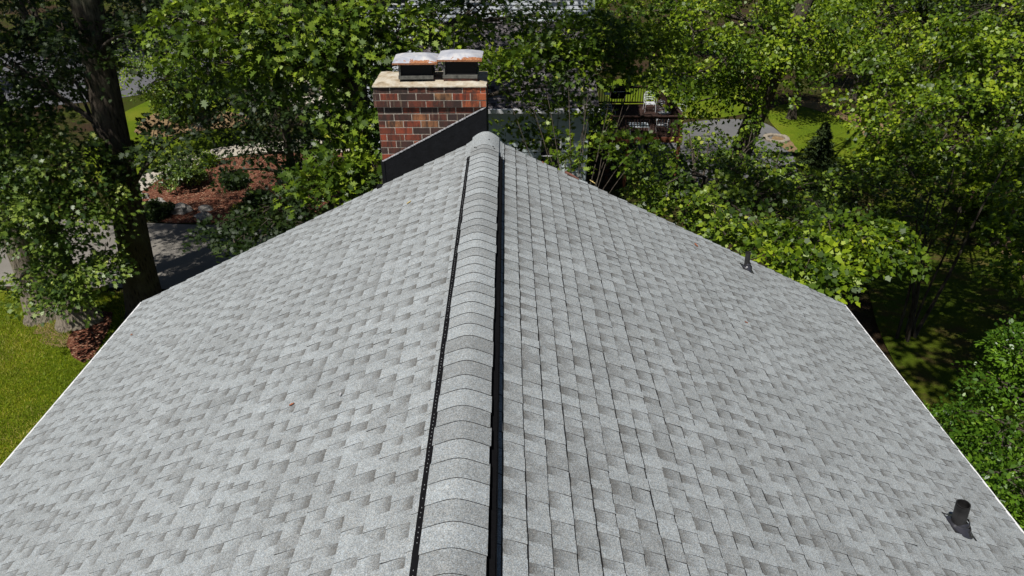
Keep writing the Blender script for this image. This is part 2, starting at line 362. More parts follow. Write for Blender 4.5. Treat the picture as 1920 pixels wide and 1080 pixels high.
# deck sheathing, barge and drip edges
mb = MB()
for s in (-1, 1):
    L, dx, dz, nx, nz = slope(s)
    def P(d, y, n): return (XR+dx*d+nx*n, y, ZR+dz*d+nz*n)
    mb.add([P(0, Y0, -.004), P(0, Y1-.012, -.004), P(L-.01, Y1-.012, -.004), P(L-.01, Y0, -.004), P(0, Y0, -.15), P(0, Y1-.012, -.15), P(L-.01, Y1-.012, -.15), P(L-.01, Y0, -.15)],
           [(0, 1, 2, 3), (4, 7, 6, 5), (0, 4, 5, 1), (2, 6, 7, 3), (1, 5, 6, 2), (0, 3, 7, 4)])
mb.build('roof_deck', M_flash, house)
for s in (-1, 1):
    xe, ze = (XL, ZL) if s < 0 else (XRT, ZRT); mb = MB(); y = Y0
    while y < Y1-.02:
        ye = min(y+3.03, Y1-.003); k = random.uniform(-.002, .003)
        mb.box(*sorted((xe-s*.03, xe+s*(.032+k))), y, ye-.002, ze-.020, ze-.008+k*.5); mb.box(*sorted((xe+s*(.008+k), xe+s*(.012+k))), y, ye-.002, ze-.09, ze-.020); y = ye
        if y < Y1-.1: mb.box(*sorted((xe-s*.02, xe+s*.030)), y-.045, y+.02, ze-.022, ze-.004)
    mb.build('drip_edge', M_white, house)
    mb = MB(); mb.box(*sorted((xe-s*.02, xe-s*.045)), Y0, Y1-.02, ze-.22, ze-.03); mb.build('fascia', M_white, house)
    mb = MB(); mb.box(*sorted((xe-s*.05, xe-s*.36)), Y0, Y1-.2, ze-.20, ze-.17); mb.build('soffit', M_white, house)
mb = MB()   # rake boards
for s in (-1, 1):
    L, dx, dz, nx, nz = slope(s)
    def P(d, y, n): return (XR+dx*d+nx*n, y, ZR+dz*d+nz*n)
    vs = [P(d, y, n) for d in (.0, L-.02) for y in (Y1-.010, Y1-.002) for n in (-.18, -.012)]
    mb.add(vs, [(0, 1, 3, 2), (4, 6, 7, 5), (0, 4, 5, 1), (2, 3, 7, 6), (0, 2, 6, 4), (1, 5, 7, 3)])
mb.build('rake_board', M_white, house)
mb = MB(); xa, xb = XL+.36, XRT-.36
mb.box(xa, xb, Y0+.2, Y1-.25, .3, ZL-.2); mb.add([(xa, Y1-.25, ZL-.2), (xb, Y1-.25, ZL-.2), (XR, Y1-.25, ZR-.2)], [(0, 1, 2)])
mb.build('wall', M_sid2, house)
mb = MB(); mb.box(xa+.02, xb-.02, Y0+.22, Y1-.27, -1, .3); mb.build('foundation', M_mortar, house)
# ridge vent + cap
def roofz(xp): return ZR-.492*abs(xp)
VY1 = 7.62
mb = MB(); mb2 = MB(); 
def rag_strip(mb, xi, hi, xo, ho, y0, y1, rag):
    ys = np.arange(y0, y1, .05); vs = []; fs = []
    for k, y in enumerate(ys):
        r = random.uniform(-rag, rag)
        for (x, h) in ((xi, hi+.0), (xo+(r if xo > 0 else -r), ho)): vs.append((XR+x, y, roofz(x)+h))
        vs.append((XR+xo+(r if xo > 0 else -r)*1.0, y, roofz(xo)+.004))
    for k in range(len(ys)-1):
        a = k*3; b = a+3; fs += [(a, b, b+1, a+1), (a+1, b+1, b+2, a+2)]
    mb.add(vs, fs)
rag_strip(mb, .10, .035, .203, .034, Y0, VY1, .0008); rag_strip(mb, -.10, .035, -.197, .027, Y0, VY1, .0008)
rag_strip(mb, .206, .033, .211, .074, Y0, VY1, .001)  # lip made higher and wider to broaden the shadow band it casts
nvent = len(mb.f); y = Y0+.02
while y < VY1-.05:
    for side in (-1,):
        for k in range(1):
            x = side*(.178+random.uniform(-.0015, .0015)); zz = roofz(x)+.0295
            if random.random() < .8: mb.box(XR+x-.0016, XR+x+.0016, y, y+.004, zz-.004, zz+.003)
    y += .031
o = mb.build('ridge_vent', M_blk, house); o.data.materials.append(M_dot)
for p in o.data.polygons[nvent:]: p.material_index = 1
def capz(x, lift=0): return ZR+.042-(math.sqrt((.492*x)**2+.028**2)-.028)+lift
V = []; Fc = []; T = []; y = Y0; n = 14
ys = list(np.arange(Y0, VY1, .143)); hw0 = .166
for k, y in enumerate(ys+['end']):
    last = y == 'end'
    if last: ya, yb = ys[-1]+.143-.01, Y1+.035; th0, th1 = .006, .006
    else: ya, yb = y, y+.143+.012; th0, th1 = .0062, .0002
    # the butt faces the camera (-y); the far edge is tucked under the next piece nearer the ridge end
    tone = .78+random.choice((-.18, -.08, 0, .08, .16, .22))+random.uniform(-.05, .05); hw = hw0+random.uniform(-.0045, .0045)+(.004 if last else 0)
    b = len(V); yj = random.uniform(-.006, .006); tl = random.uniform(-.004, .004)
    for (yy, th) in ((ya, th0), (yb, th1)):
        for i in range(n+1):
            x = -hw+2*hw*i/n+.012*(1-i/n)**3
            zz = capz(x, th)-(.028*((abs(x)/hw)**3) if last else 0)
            V.append((XR+x, yy+yj+tl*i/n, zz))
    for i in range(n+1): V.append((XR-hw+2*hw*i/n, ya+yj+tl*i/n, V[b+i][2]-.0065))
    for side in (0, n): V.append((V[b+side][0], V[b+side][1], V[b+side][2]-.006)); V.append((V[b+n+1+side][0], V[b+n+1+side][1], V[b+n+1+side][2]-.006))
    for i in range(n):
        Fc.append((b+i, b+i+1, b+n+2+i, b+n+1+i)); T += [tone]*4
        Fc.append((b+i+1, b+i, b+2*n+2+i, b+2*n+3+i)); T += [.05]*4
    e = b+3*(n+1); Fc.append((b, b+n+1, e+1, e)); T += [.05]*4; Fc.append((b+2*n+1, b+n, e+2, e+3)); T += [.05]*4
me = bpy.data.meshes.new('ridge_cap'); me.from_pydata(V, [], Fc)
a = me.attributes.new('tone', 'FLOAT', 'CORNER'); a.data.foreach_set('value', np.array(T, dtype=np.float32)); me.update()
link('ridge_cap', me, house, M_sh)
for (x, y) in ((-.11, 7.70), (-.09, 7.66), (.10, 7.71), (.115, 7.66), (.05, 7.9)):
    mb = MB(); mb.box(XR+x-.008, XR+x+.008, y-.006, y+.008, capz(x)+.002, capz(x)+.009); mb.build('nail_head', M_flash, house)
# end shingles covering the roof beside the vent end
mb = MB()
for s in (-1, 1):
    mb.add([(XR+s*.10, VY1-.02, roofz(.10)+.034), (XR+s*.215, VY1-.03, roofz(.215)+.010), (XR+s*.215, Y1+.004, roofz(.215)+.008), (XR+s*.10, Y1+.004, roofz(.1)+.034)], [(0, 1, 2, 3) if s > 0 else (0, 3, 2, 1)], .85)
o = mb.build('vent_end_shingle', M_sh, house)
# chimney
CX0, CX1, CY0, CY1 = -1.555, -.255, 8.20, 8.86
ch = MB(); ch.box(CX0+.004, CX1-.004, CY0+.0035, CY1-.004, -.8, 8.63); chim = ch.build('chimney', M_mortar, house)
mb = MB(); rh, bl, mo = .0835, .213, .010; ztop = 8.655; stain = 0
nr = int((ztop-5.0)/rh)
def brickrun(x0, x1, y0, y1, z0, off, sides):
    def run(a, b, face):
        p = a-off*bl
        while p < b-.012:
            q = min(p+bl, b); pa = max(p, a)
            if q-pa > .02:
                row = (ztop-z0)/rh
                t = random.choice((.12, .2, .3, .42, .5, .6, .66, .8)) if row > 7 else random.choice((.05, .15, .22, .3, .4, .5, .62, .95))
                if q > b-.13 and row < 4: t = .78
                t += random.uniform(-.05, .05); e = random.uniform(-.0015, .0015)
                if face == 'f': mb.box(pa+mo/2, q-mo/2, y0+e, y0+.05, z0+mo, z0+rh, t)
                if face == 'b': mb.box(pa+mo/2, q-mo/2, y1-.05, y1+e, z0+mo, z0+rh, t)
                if face == 'l': mb.box(x0+e, x0+.05, pa+mo/2, q-mo/2, z0+mo, z0+rh, t)
                if face == 'r': mb.box(x1-.05, x1+e, pa+mo/2, q-mo/2, z0+mo, z0+rh, t)
            p += bl
    run(x0, x1, 'f'); run(x0, x1, 'b'); run(y0+.052, y1-.052, 'l'); run(y0+.052, y1-.052, 'r')
for r in range(nr):
    z0 = ztop-(r+1)*rh; g_ = (.018, .032, .028)[r] if r < 3 else 0
    brickrun(CX0-g_, CX1+g_*.25, CY0-g_, CY1+g_, z0, (.5 if r % 2 else 0)+.1, None)
mb.build('brickwork', M_brick, chim, bevel=.003)
mb = MB()
for r, g_ in enumerate((.018, .032, .028)): mb.box(CX0-g_+.003, CX1+g_*.25-.003, CY0-g_+.0035, CY1+g_-.003, ztop-(r+1)*rh+(.002 if r < 2 else .006), ztop-r*rh-.001)
if 1:
    pass; mb.build('corbel_mortar', M_mortar, chim)
# crown: sloped slab
mb = MB(); x0, x1, y0, y1 = CX0-.03, CX1+.01, CY0-.032, CY1+.03; nxx, nyy = 24, 14; vs = []; fs = []
for j in range(nyy+1):
    for i in range(nxx+1):
        u, v = i/nxx, j/nyy; e = min(u, 1-u)*1.37/.2; e2 = min(v, 1-v)*.66/.2; h = min(1, e, e2)
        jj = 0 if 0 < i < nxx and 0 < j < nyy else random.uniform(-.006, .004)
        vs.append((x0+(x1-x0)*u+(jj if i in (0, nxx) else 0), y0+(y1-y0)*v+(jj if j in (0, nyy) else 0), ztop+.004+.035*h+random.uniform(-.003, .003)))
for j in range(nyy):
    for i in range(nxx): a = j*(nxx+1)+i; fs.append((a, a+1, a+nxx+2, a+nxx+1))
b = len(vs); per = [(i, 0) for i in range(nxx+1)]+[(nxx, j) for j in range(1, nyy+1)]+[(i, nyy) for i in range(nxx-1, -1, -1)]+[(0, j) for j in range(nyy-1, 0, -1)]
idx = [j*(nxx+1)+i for i, j in per]; vs += [(vs[k][0], vs[k][1], ztop-.006) for k in idx]
for k in range(len(idx)): k2 = (k+1) % len(idx); fs.append((idx[k], b+k, b+k2, idx[k2]))
mb.add(vs, fs); mb.build('crown', M_crown, chim)
# black flashing slab over the chimney foot, sealant bead
def rl(x): return ZR-.492*abs(x-XR)
mb = MB(); N = 30; top = []
for k in range(N+1):
    x = CX0-.004+(CX1+.004-CX0+.004)*k/N; zb = rl(x)+.006; 
    zt = 7.735+(x-CX0)/(CX1-CX0)*(8.415-7.735)+random.uniform(-.005, .005); top.append((x, zt, zb))
vs = []; 
for (x, zt, zb) in top: vs += [(x, CY0-.030, zb-.05), (x, CY0-.022, zt), (x, CY0+.02, zt+.004), (x, CY0+.02, zb-.1)]
fs = []
for k in range(N):
    a = k*4; b = a+4; fs += [(a, b, b+1, a+1), (a+1, b+1, b+2, a+2)]
fs += [(0, 1, 2, 3), (N*4+3, N*4+2, N*4+1, N*4)]
mb.add(vs, fs); mb.box(CX0-.012, CX0+.03, CY0-.035, CY1, 7.2, 7.738); mb.box(CX1-.02, CX1+.009, CY0-.018, CY1, 7.9, 8.40)
mb.box(-1.64, -1.575, 8.10, 8.2, rl(-1.61)-.05, rl(-1.61)+.022)
mb.build('flashing', M_flash, chim)
mb = MB()
for k in range(N):
    for q in range(3):
        if 1:
            f = (k+q/3)/N; x = CX0+(CX1-CX0)*f; r0_ = 0; zt = 7.735+(8.415-7.735)*f; r = random.uniform(.002, .007)
            mb.box(x-.010, x+.012, CY0-.028-r*.3, CY0-.010, zt-r, zt+r*.7)
mb.build('sealant_bead', M_seal, chim)
def flue_cap(name, cx, cy, zb, zl, rz, w_, rr, seed):
    random.seed(seed)
    Mx = Matrix.Translation((cx, cy, 0)) @ Matrix.Rotation(rz, 4, 'Z')
    mb = MB(); nx_, ny_ = 20, 18; vs = []; fs = []; cs = []; W, D = w_/2, .235
    for j in range(ny_+1):
        for i in range(nx_+1):
            u, v = i/nx_*2-1, j/ny_*2-1; m = max(abs(u), abs(v)); h = .046*min(1, (1-m)*1.9)**.85 if m < 1 else 0
            vs.append(tuple(Mx @ Vector((u*W, v*D, zl+h+random.uniform(-.001, .001)))))
    for j in range(ny_):
        for i in range(nx_):
            a = j*(nx_+1)+i; fs.append((a, a+1, a+nx_+2, a+nx_+1)); v = j/ny_*2-1; u = i/nx_*2-1
            cs.append(.14+max(0, -v-.55)*.95*(1 if u > -.6 else .4)+rr*max(0, u)*.2)
    mb.add(vs, fs, cs)
    per = [(i, 0) for i in range(nx_+1)]+[(nx_, j) for j in range(1, ny_+1)]+[(i, ny_) for i in range(nx_-1, -1, -1)]+[(0, j) for j in range(ny_-1, 0, -1)]
    p = [mb.v[j*(nx_+1)+i] for i, j in per]; q = [(x, y, z-.020) for x, y, z in p]; n_ = len(p)
    mb.add(p+q, [(k, n_+k, n_+(k+1) % n_, (k+1) % n_) for k in range(n_)], .75)
    mb.add(q, [tuple(range(n_-1, -1, -1))], .6)
    o = mb.build(name, M_lid, chim, smooth=False)
    mb = MB(); b = .185
    for (sx, sy) in ((-1, -1), (1, 1), (-1, 1)): mb.box(sx*b-.012, sx*b+.008, sy*b-.012, sy*b+.012, zb, zl-.004, M=Mx)
    mb.box(-b-.02, b+.02, -b-.02, -b+.012, zb, zb+.036, M=Mx); mb.box(-b-.02, b+.02, b-.012, b+.02, zb, zb+.036, M=Mx)
    mb.box(-b-.02, -b+.012, -b+.013, b-.013, zb, zb+.036, M=Mx); mb.box(b-.012, b+.02, -b+.013, b-.013, zb, zb+.036, M=Mx)
    mb.build('cap_frame', M_frame, o).parent = chim
    mb = MB(); mb.box(-b+.01, b+.004, -b+.014, b-.014, zb-.06, zl-.006, M=Mx); mb.build('spark_screen', M_mesh, chim)
flue_cap('flue_cap', -1.085, 8.50, 8.71, 8.905, .035, .525, .3, 5)
flue_cap('flue_cap', -.555, 8.52, 8.715, 8.935, -.02, .525, 1, 9)
mb = MB(); Mx = Matrix.Translation((-.555, 8.52, 0)); mb.box(-.2, .2, -.2, .2, 8.66, 8.714, .3, Mx); mb.build('flue_liner', M_brick, chim)
random.seed(21)
# plumbing vents
def vent(u, v, h, rp, lean=0):
    n = np.array([.4415, 0, .897]); r = at(u, v, 1)-np.array([0, 0, H]); P0 = np.array([XR, 0, ZR])
    t = ((P0-np.array([0, 0, H]))@n)/(r@n); b = np.array([0, 0, H])+r*t
    T = Matrix.Translation(Vector(b)); ang = math.atan(.492); Rm = T @ Matrix.Rotation(ang, 4, 'Y')
    mb = MB(); mb.smooth = True
    mb.tube([(b[0], b[1], b[2]-.1), (b[0]+lean, b[1], b[2]+h)], rp, 24, cap=False)
    mb.tube([(b[0]+lean, b[1], b[2]+h), (b[0], b[1], b[2]-.05)], rp*.86, 24, cap=False)
    mb.lathe([(rp*.86, h+.001), (rp, h+.001)], 24, T @ Matrix.Translation((lean, 0, 0)))
    p = mb.build('vent_pipe', M_pvc, house, smooth=True)
    m = p.modifiers.new('edge', 'EDGE_SPLIT'); m.split_angle = .7
    mb = MB(); k = rp/.05
    mb.lathe([(.118*k, .0116), (.105*k, .013), (.098*k, .020), (.088*k, .030), (.078*k, .036), (.074*k, .05), (.060*k, .062)], 32, Rm)
    mb.lathe([(.064*k, .055), (.062*k, .075), (rp+.004, .088), (rp-.002, .092)], 32, T)
    bt = mb.build('pipe_boot', M_rub, p, smooth=True)
    mb = MB(); q_ = .62+.24*(rp > .05); mb.box(-.14*q_, .135*q_, -.125*q_, .125*q_, .002, .0115, M=Rm); mb.build('boot_flange', M_pvc, p)
vent(1797, 988, .275, .054, -.05); vent(1400, 504, .235, .033, -.02)
# bits lying on the roof
def on_roof(u, v):
    s = 1 if u > 905 else -1; n = np.array([s*.4415, 0, .897]); r = at(u, v, 1)-np.array([0, 0, H]); P0 = np.array([XR, 0, ZR])
    t = ((P0-np.array([0, 0, H]))@n)/(r@n); b = np.array([0, 0, H])+r*t; return b, s
M_dl = plain('dead_leaf', (.33, .12, .06), .7, .3, var=.5, scale=30); M_dl2 = plain('yellow_leaf', (.55, .42, .16), .7, .3, var=.3, scale=30)
M_stick = plain('red_bark_stick', (.21, .10, .075), .85, .2, var=.4, scale=20)
def roof_leaf(u, v, size, mat, label, rz):
    b, s = on_roof(u, v); M = Matrix.Translation(Vector(b)+Vector((s*.4415, 0, .897))*.012) @ Matrix.Rotation(s*.457, 4, 'Y') @ Matrix.Rotation(rz, 4, 'Z')
    mb = MB(); pts = [(0, -.5), (.22, -.3), (.14, -.1), (.4, .05), (.16, .2), (.25, .42), (0, .55), (-.2, .35), (-.13, .18), (-.38, .02), (-.15, -.12), (-.2, -.35)]
    vs = [(0, 0, 0)]+[(x*size, y*size, .25*size*abs(x)+.2*size*y*y) for x, y in pts]; vs = [M @ Vector(q) for q in vs]
    mb.add(vs, [(0, 1+i, 1+(i+1) % len(pts)) for i in range(len(pts))])
    vb = [q-Vector((0, 0, .0015)) for q in vs]; mb.add(vb, [(0, 1+(i+1) % len(pts), 1+i) for i in range(len(pts))])
    tag(mb.build('fallen_leaf', mat), label, 'leaf', 'dead leaves lying on the grey roof')
for a in [(1017, 306, .045, M_dl, 'small brown leaf on the grey roof just right of the ridge end', .5),
          (1110, 343, .085, M_dl2, 'pale yellow leaf on the right slope beside the red stick', 1.2),
          (1304, 461, .085, M_dl, 'orange brown curled leaf on the right slope left of the short vent pipe', .2),
          (1398, 606, .05, M_dl, 'tiny brown leaf on the right slope below the far vent pipe', 2),
          (1290, 386, .035, M_dl, 'brown speck of leaf on the right slope near its far edge', 1),
          (248, 629, .05, M_dl, 'brown leaf near the left eave of the roof', 1), (768, 381, .06, M_dl2, 'straw coloured leaf on the left slope near the chimney', 2.2),
          (549, 760, .045, M_dl, 'dark leaf bit in the middle of the left slope', 1.7), (640, 742, .04, M_seal, 'pale grey leaf scrap on the left slope', .3),
          (732, 470, .03, M_seal, 'white fleck on the left slope halfway down', .9)]: roof_leaf(*a)
b, _ = on_roof(1058, 325); c, _ = on_roof(1084, 338); mb = MB(); up = np.array([.4415, 0, .897])*.018
mb.tube([b+up, (b+c)/2+up*1.15, c+up*.8], [.018, .016, .008], 7); tag(mb.build('stick', M_stick), 'reddish bark stick lying on the right slope near the gable', 'stick')
# ------------------------------------------------------------- vegetation
OAK = np.array([(0, 0), (.10, .16), (.30, .14), (.16, .32), (.42, .42), (.17, .52), (.34, .74), (.11, .76), (0, 1.0), (-.11, .76), (-.34, .74), (-.17, .52), (-.42, .42), (-.16, .32), (-.30, .14), (-.10, .16)])
MAP = np.array([(0, 0), (.32, .10), (.30, .30), (.50, .50), (.29, .62), (0, 1.0), (-.29, .62), (-.50, .50), (-.30, .30), (-.34, .10)])
OVA = np.array([(0, 0), (.26, .30), (.22, .68), (0, 1), (-.22, .68), (-.26, .30)])
DIA = np.array([(0, 0), (.32, .42), (0, 1), (-.32, .42)])
def unit(a): return a/np.maximum(np.linalg.norm(a, axis=-1, keepdims=True), 1e-9)
def leaves_mesh(name, P, D, Nn, size, shape, tone, mat, parent):
    n = len(P); k = len(shape)
    D = unit(D); Nn = unit(Nn-(Nn*D).sum(1, keepdims=True)*D); B = np.cross(D, Nn)
    sx = shape[:, 0][None, :, None]; sy = shape[:, 1][None, :, None]; sz = size[:, None, None]
    fold = rng.uniform(.1, .55, (n, 1, 1)); droop = rng.uniform(-.05, .45, (n, 1, 1))
    V = P[:, None, :]+sz*(D[:, None, :]*sy+B[:, None, :]*sx+Nn[:, None, :]*(np.abs(sx)*fold-droop*sy*sy))
    me = bpy.data.meshes.new(name); me.vertices.add(n*k); me.vertices.foreach_set('co', V.reshape(-1).astype(np.float32))
    me.loops.add(n*k); me.loops.foreach_set('vertex_index', np.arange(n*k, dtype=np.int32))
    me.polygons.add(n); me.polygons.foreach_set('loop_start', np.arange(0, n*k, k, dtype=np.int32))
    a = me.attributes.new('tone', 'FLOAT', 'FACE'); a.data.foreach_set('value', tone.astype(np.float32))
    me.update(calc_edges=True); return link(name, me, parent, mat)
def spray_leaves(C, N, R, per, lsz, axis, flat=.11):
    """leaves of flat sprays: C centres, N plane normals, R radii"""
    m = len(C); n = m*per; ci = np.repeat(np.arange(m), per)
    r = np.sqrt(rng.uniform(0.02, 1, n)); th = rng.uniform(0, 2*np.pi, n)
    nn = N[ci]; t1 = unit(np.cross(nn, np.array([.3, .2, .1])+rng.normal(0, .01, (n, 3)))); t2 = np.cross(nn, t1)
    rad = t1*np.cos(th)[:, None]+t2*np.sin(th)[:, None]
    P = C[ci]+rad*(r*R[ci])[:, None]+nn*rng.normal(0, flat, n)[:, None]*R[ci][:, None]
    P[:, 2] -= .25*R[ci]*r*r
    D = rad*.8+axis[ci]*.6+rng.normal(0, .45, (n, 3)); D[:, 2] -= .18
    Nn = nn+rng.normal(0, .46, (n, 3)); s = lsz*rng.uniform(.6, 1.25, n)
    return P, D, Nn, s, ci
def tree(name, label, cat, base, lobes, height, r0, leafshape, leaf, lsz, mat, bark=M_bark2, lean=(0, 0), group=None, per=26, dens=1.0, sprayr=.45, flare=1.6, sides=14, crown='crown', seed=0, stems=None, up=.75, trunkbend=.15, lk=1.0, dark=.40):
    """base: ground point; lobes: (point, radius xyz, sprays)"""
    global rng; rng = np.random.default_rng(1000+seed); random.seed(seed)
    if lsz > .1: lsz *= .93; per = int(per*1.2)
    base = np.array(base, float); t = thing(name, label, cat, tuple(base), 0, group)
    mb = MB(); K = 12
    starts = []
    stemlist = stems or [(0, 0, lean[0], lean[1], height, r0)]
    for (ox, oy, lx, ly, hh, rr) in stemlist:
        pts = []; rad = []
        ph = random.uniform(0, 6)
        for i in range(K+3):
            f = max(0, (i-2)/K) if i > 1 else (0, .03)[i]*hh*0
            z = (-.3, .0, .18*1, )[i] if i < 3 else hh*f
            f = max(0, z/hh); q = 1-f*.62
            fl = 1+(flare-1)*math.exp(-max(z, 0)/.35)
            pts.append((ox+lx*f+trunkbend*math.sin(f*5+ph)*f, oy+ly*f+trunkbend*math.cos(f*4+ph)*f, z)); rad.append(rr*q*fl)
        mb.tube(pts, rad, sides, wob=.16 if rr > .15 else .06); starts.append((pts, rad))
    mb.build('trunk', bark, t, smooth=True)
    bm_ = MB(); Cs, Ns, Rs, Ax = [], [], [], []
    for (c, R, ns) in lobes:
        c = np.array(c)-base; R = np.array(R if hasattr(R, '__len__') else (R, R, R*.7), float); ns = max(1, int(ns*dens))
        pts, rad = min(starts, key=lambda s: min(np.linalg.norm(np.array(p)-c) for p in s[0]))
        # limb leaves the trunk below the lobe
        cand = [i for i, p in enumerate(pts) if i > 2 and p[2] < max(c[2]-.15*np.linalg.norm(c[:2]-np.array(p[:2])), pts[4][2])] or [4]
        i0 = cand[-1]; s0 = np.array(pts[i0]); rr0 = lk*min(rad[i0]*.5, .02+.015*np.linalg.norm(c-s0))
        mid = (s0+c)/2+np.array([random.uniform(-.3, .3), random.uniform(-.3, .3), .12*np.linalg.norm(c-s0)])
        limb = [s0*(1-a)**2+2*a*(1-a)*mid+c*a*a for a in np.linspace(0, 1, 8)]
        bm_.tube(limb, [rr0*(1-.8*k/7)+.006 for k in range(8)], 7)
        u = unit(rng.normal(0, 1, (ns, 3))); rr = rng.uniform(.35, 1, ns)**.5
        pc = c+u*R*rr[:, None]
        for k in range(ns):
            if k % 2 == 0 or lsz > .15:
                if lk <= .05: limb[4:8] = [c]*4
                a = np.array(limb[random.randint(4, 7)]); m_ = (a+pc[k])/2+np.array([0, 0, .08])
                bm_.tube([a, m_, pc[k]], [(.016+.004*R[0])*min(1, lk*2), .010*min(1, lk*2), .004], 4, cap=False)
        out = unit(pc-c+np.array([0, 0, .3])); ax = unit(pc-s0)
        N = unit(np.array([0, 0, up])+out*.35+ax*np.array([.2, .2, 0])+rng.normal(0, .34, (ns, 3)))
        Cs.append(pc); Ns.append(N); Ax.append(out); Rs.append(sprayr*rng.uniform(.65, 1.3, ns))
    bm_.build('branches', M_bark2, t, smooth=True)
    C, N, A, R = map(np.concatenate, (Cs, Ns, Ax, Rs)); P, D, Nn, s, ci = spray_leaves(C, N, R, per, lsz, A)
    tn = rng.uniform(.12, .62, len(C))[ci]+rng.normal(0, .11, len(P)); dk_ = (rng.random(len(C)) < .75*dark)[ci]; tn = np.where(dk_, rng.uniform(0, .28, len(P)), tn); tn = np.where(rng.random(len(P)) < .10, tn*.3, tn); tn = np.clip(tn, 0, .95); tn = np.where(rng.random(len(P)) < .01, 1, tn)  # whole sprays coloured dark at random, painting shaded gaps into the crown
    leaves_mesh(crown, P, D, Nn, s, leafshape, tn, mat, t); return t
def L(*a):   # lobes given as (u, v, depth, radius, sprays)
    return [(at(u, v, d), r, n) for (u, v, d, r, n) in a]
def blob(c, R, k, r, n, seed):   # k lobes scattered through an ellipsoid crown
    g = np.random.default_rng(seed); out = []
    for i in range(k):
        u = g.normal(0, 1, 3); u /= np.linalg.norm(u); q = g.uniform(.35, 1)**.6
        out.append((np.array(c)+u*np.array(R)*q, r*g.uniform(.7, 1.25), n))
    return out
oakA = gp(276, 590)
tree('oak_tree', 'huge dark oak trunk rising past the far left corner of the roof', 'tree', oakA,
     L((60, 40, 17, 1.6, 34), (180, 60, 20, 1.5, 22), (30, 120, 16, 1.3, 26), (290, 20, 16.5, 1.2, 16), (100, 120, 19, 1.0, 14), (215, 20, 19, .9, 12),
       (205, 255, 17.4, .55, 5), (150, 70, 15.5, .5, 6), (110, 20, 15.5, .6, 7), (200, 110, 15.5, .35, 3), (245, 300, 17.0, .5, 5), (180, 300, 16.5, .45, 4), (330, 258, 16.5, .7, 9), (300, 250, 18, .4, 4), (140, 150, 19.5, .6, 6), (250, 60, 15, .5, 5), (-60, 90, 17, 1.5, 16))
     + blob((oakA[0]-1, oakA[1]+.5, 16.5), (5.5, 5, 3.5), 22, 1.7, 12, 3) + blob((-13, 19.5, 14.5), (3, 2.6, 1.2), 5, 1.3, 10, 63),  # last blob: unseen crown added to dapple the mulch bed
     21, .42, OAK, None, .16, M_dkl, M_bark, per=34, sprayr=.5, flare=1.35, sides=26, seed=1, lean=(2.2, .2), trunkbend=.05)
tw1, tw2 = gp(88, 592), gp(150, 602)
tree('oak_tree', 'left trunk of the lichen covered pair at the lawn edge', 'tree', tw1,
     L((20, 190, 16.6, 1.3, 26), (40, 260, 16.4, 1.2, 28), (20, 340, 16.2, 1.1, 26), (60, 400, 16.4, .9, 22), (15, 440, 16.6, .8, 16), (10, 250, 17, 1.5, 18), (70, 300, 16, .9, 16), (40, 550, 16.6, .4, 6), (-60, 300, 17, 1.5, 16), (70, 340, 16, .8, 12))
     + blob((tw1[0]-2.5, tw1[1], 15.5), (3.2, 3, 3.2), 9, 1.3, 9, 4), 18, .33, OAK, None, .14, M_oak2, M_bark3, per=34, sprayr=.45, flare=1.8, sides=22, seed=2, group='pair of lichen covered trees')
tree('oak_tree', 'right trunk of the lichen covered pair, next to the red mulch', 'tree', tw2,
     L((120, 300, 16.2, 1.1, 24), (160, 360, 16.4, .9, 20), (110, 375, 16.0, .8, 18), (185, 400, 16.4, .5, 9), (120, 450, 16.5, .6, 12), (90, 500, 16.8, .65, 15), (150, 510, 16.7, .65, 17), (200, 490, 16.9, .5, 12), (110, 550, 16.7, .4, 8), (145, 545, 16.8, .4, 8))
     + blob((tw2[0]-2.5, tw2[1]+1, 14.5), (2.6, 3, 3), 8, 1.3, 9, 5)+blob((-13.8, 13.3, 13.4), (2.4, 2.2, 1.1), 9, 1.3, 13, 64), 17, .34, OAK, None, .14, M_oak2, M_bark3, per=34, sprayr=.42, flare=1.9, sides=22, seed=3, group='pair of lichen covered trees')  # last blob: out-of-view crown added to shade the big oak trunk
bO = np.array([-3.1, 13.2, zg(-3.1, 13.2)])
tree('oak_tree', 'bright oak tree directly behind and left of the brick chimney', 'tree', bO,
     L((430, 60, 12.5, .9, 20), (500, 30, 12, .9, 22), (470, 100, 12.6, .8, 18), (560, 60, 11.8, .9, 24), (620, 30, 12.2, .8, 20), (640, 90, 12, .7, 14), (540, 120, 12.4, .7, 16), (680, 120, 12.6, .6, 10), (600, 0, 12.4, .8, 14),
       (640, 215, 12.2, .45, 8), (640, 260, 12.3, .5, 10), (690, 240, 12.4, .4, 8), (620, 320, 12.0, .45, 10), (680, 320, 12.0, .4, 8), (580, 340, 12.4, .35, 6), (650, 350, 11.9, .3, 6),
       (700, 45, 13, .7, 10), (760, 50, 13.4, .7, 12), (830, 45, 14, .7, 10), (900, 20, 14, .7, 7), (720, 90, 12.6, .5, 8), (390, 120, 13, .7, 10), (350, 40, 13.5, .8, 10))
     + blob((bO[0]+1, bO[1]+2, 13.2), (3.5, 3.2, 1.9), 12, 1.2, 9, 6) + blob((1.8, 12.4, 13.6), (2.3, 2, 1), 8, 1.2, 14, 61), 14.5, .30, OAK, None, .165, M_oak, M_bark2, per=30, sprayr=.42, seed=4, lean=(.5, .4))  # last blob: unseen limb crown added to shade foliage behind the right slope
bK = np.array([-5.6, 17.0, 0.0])
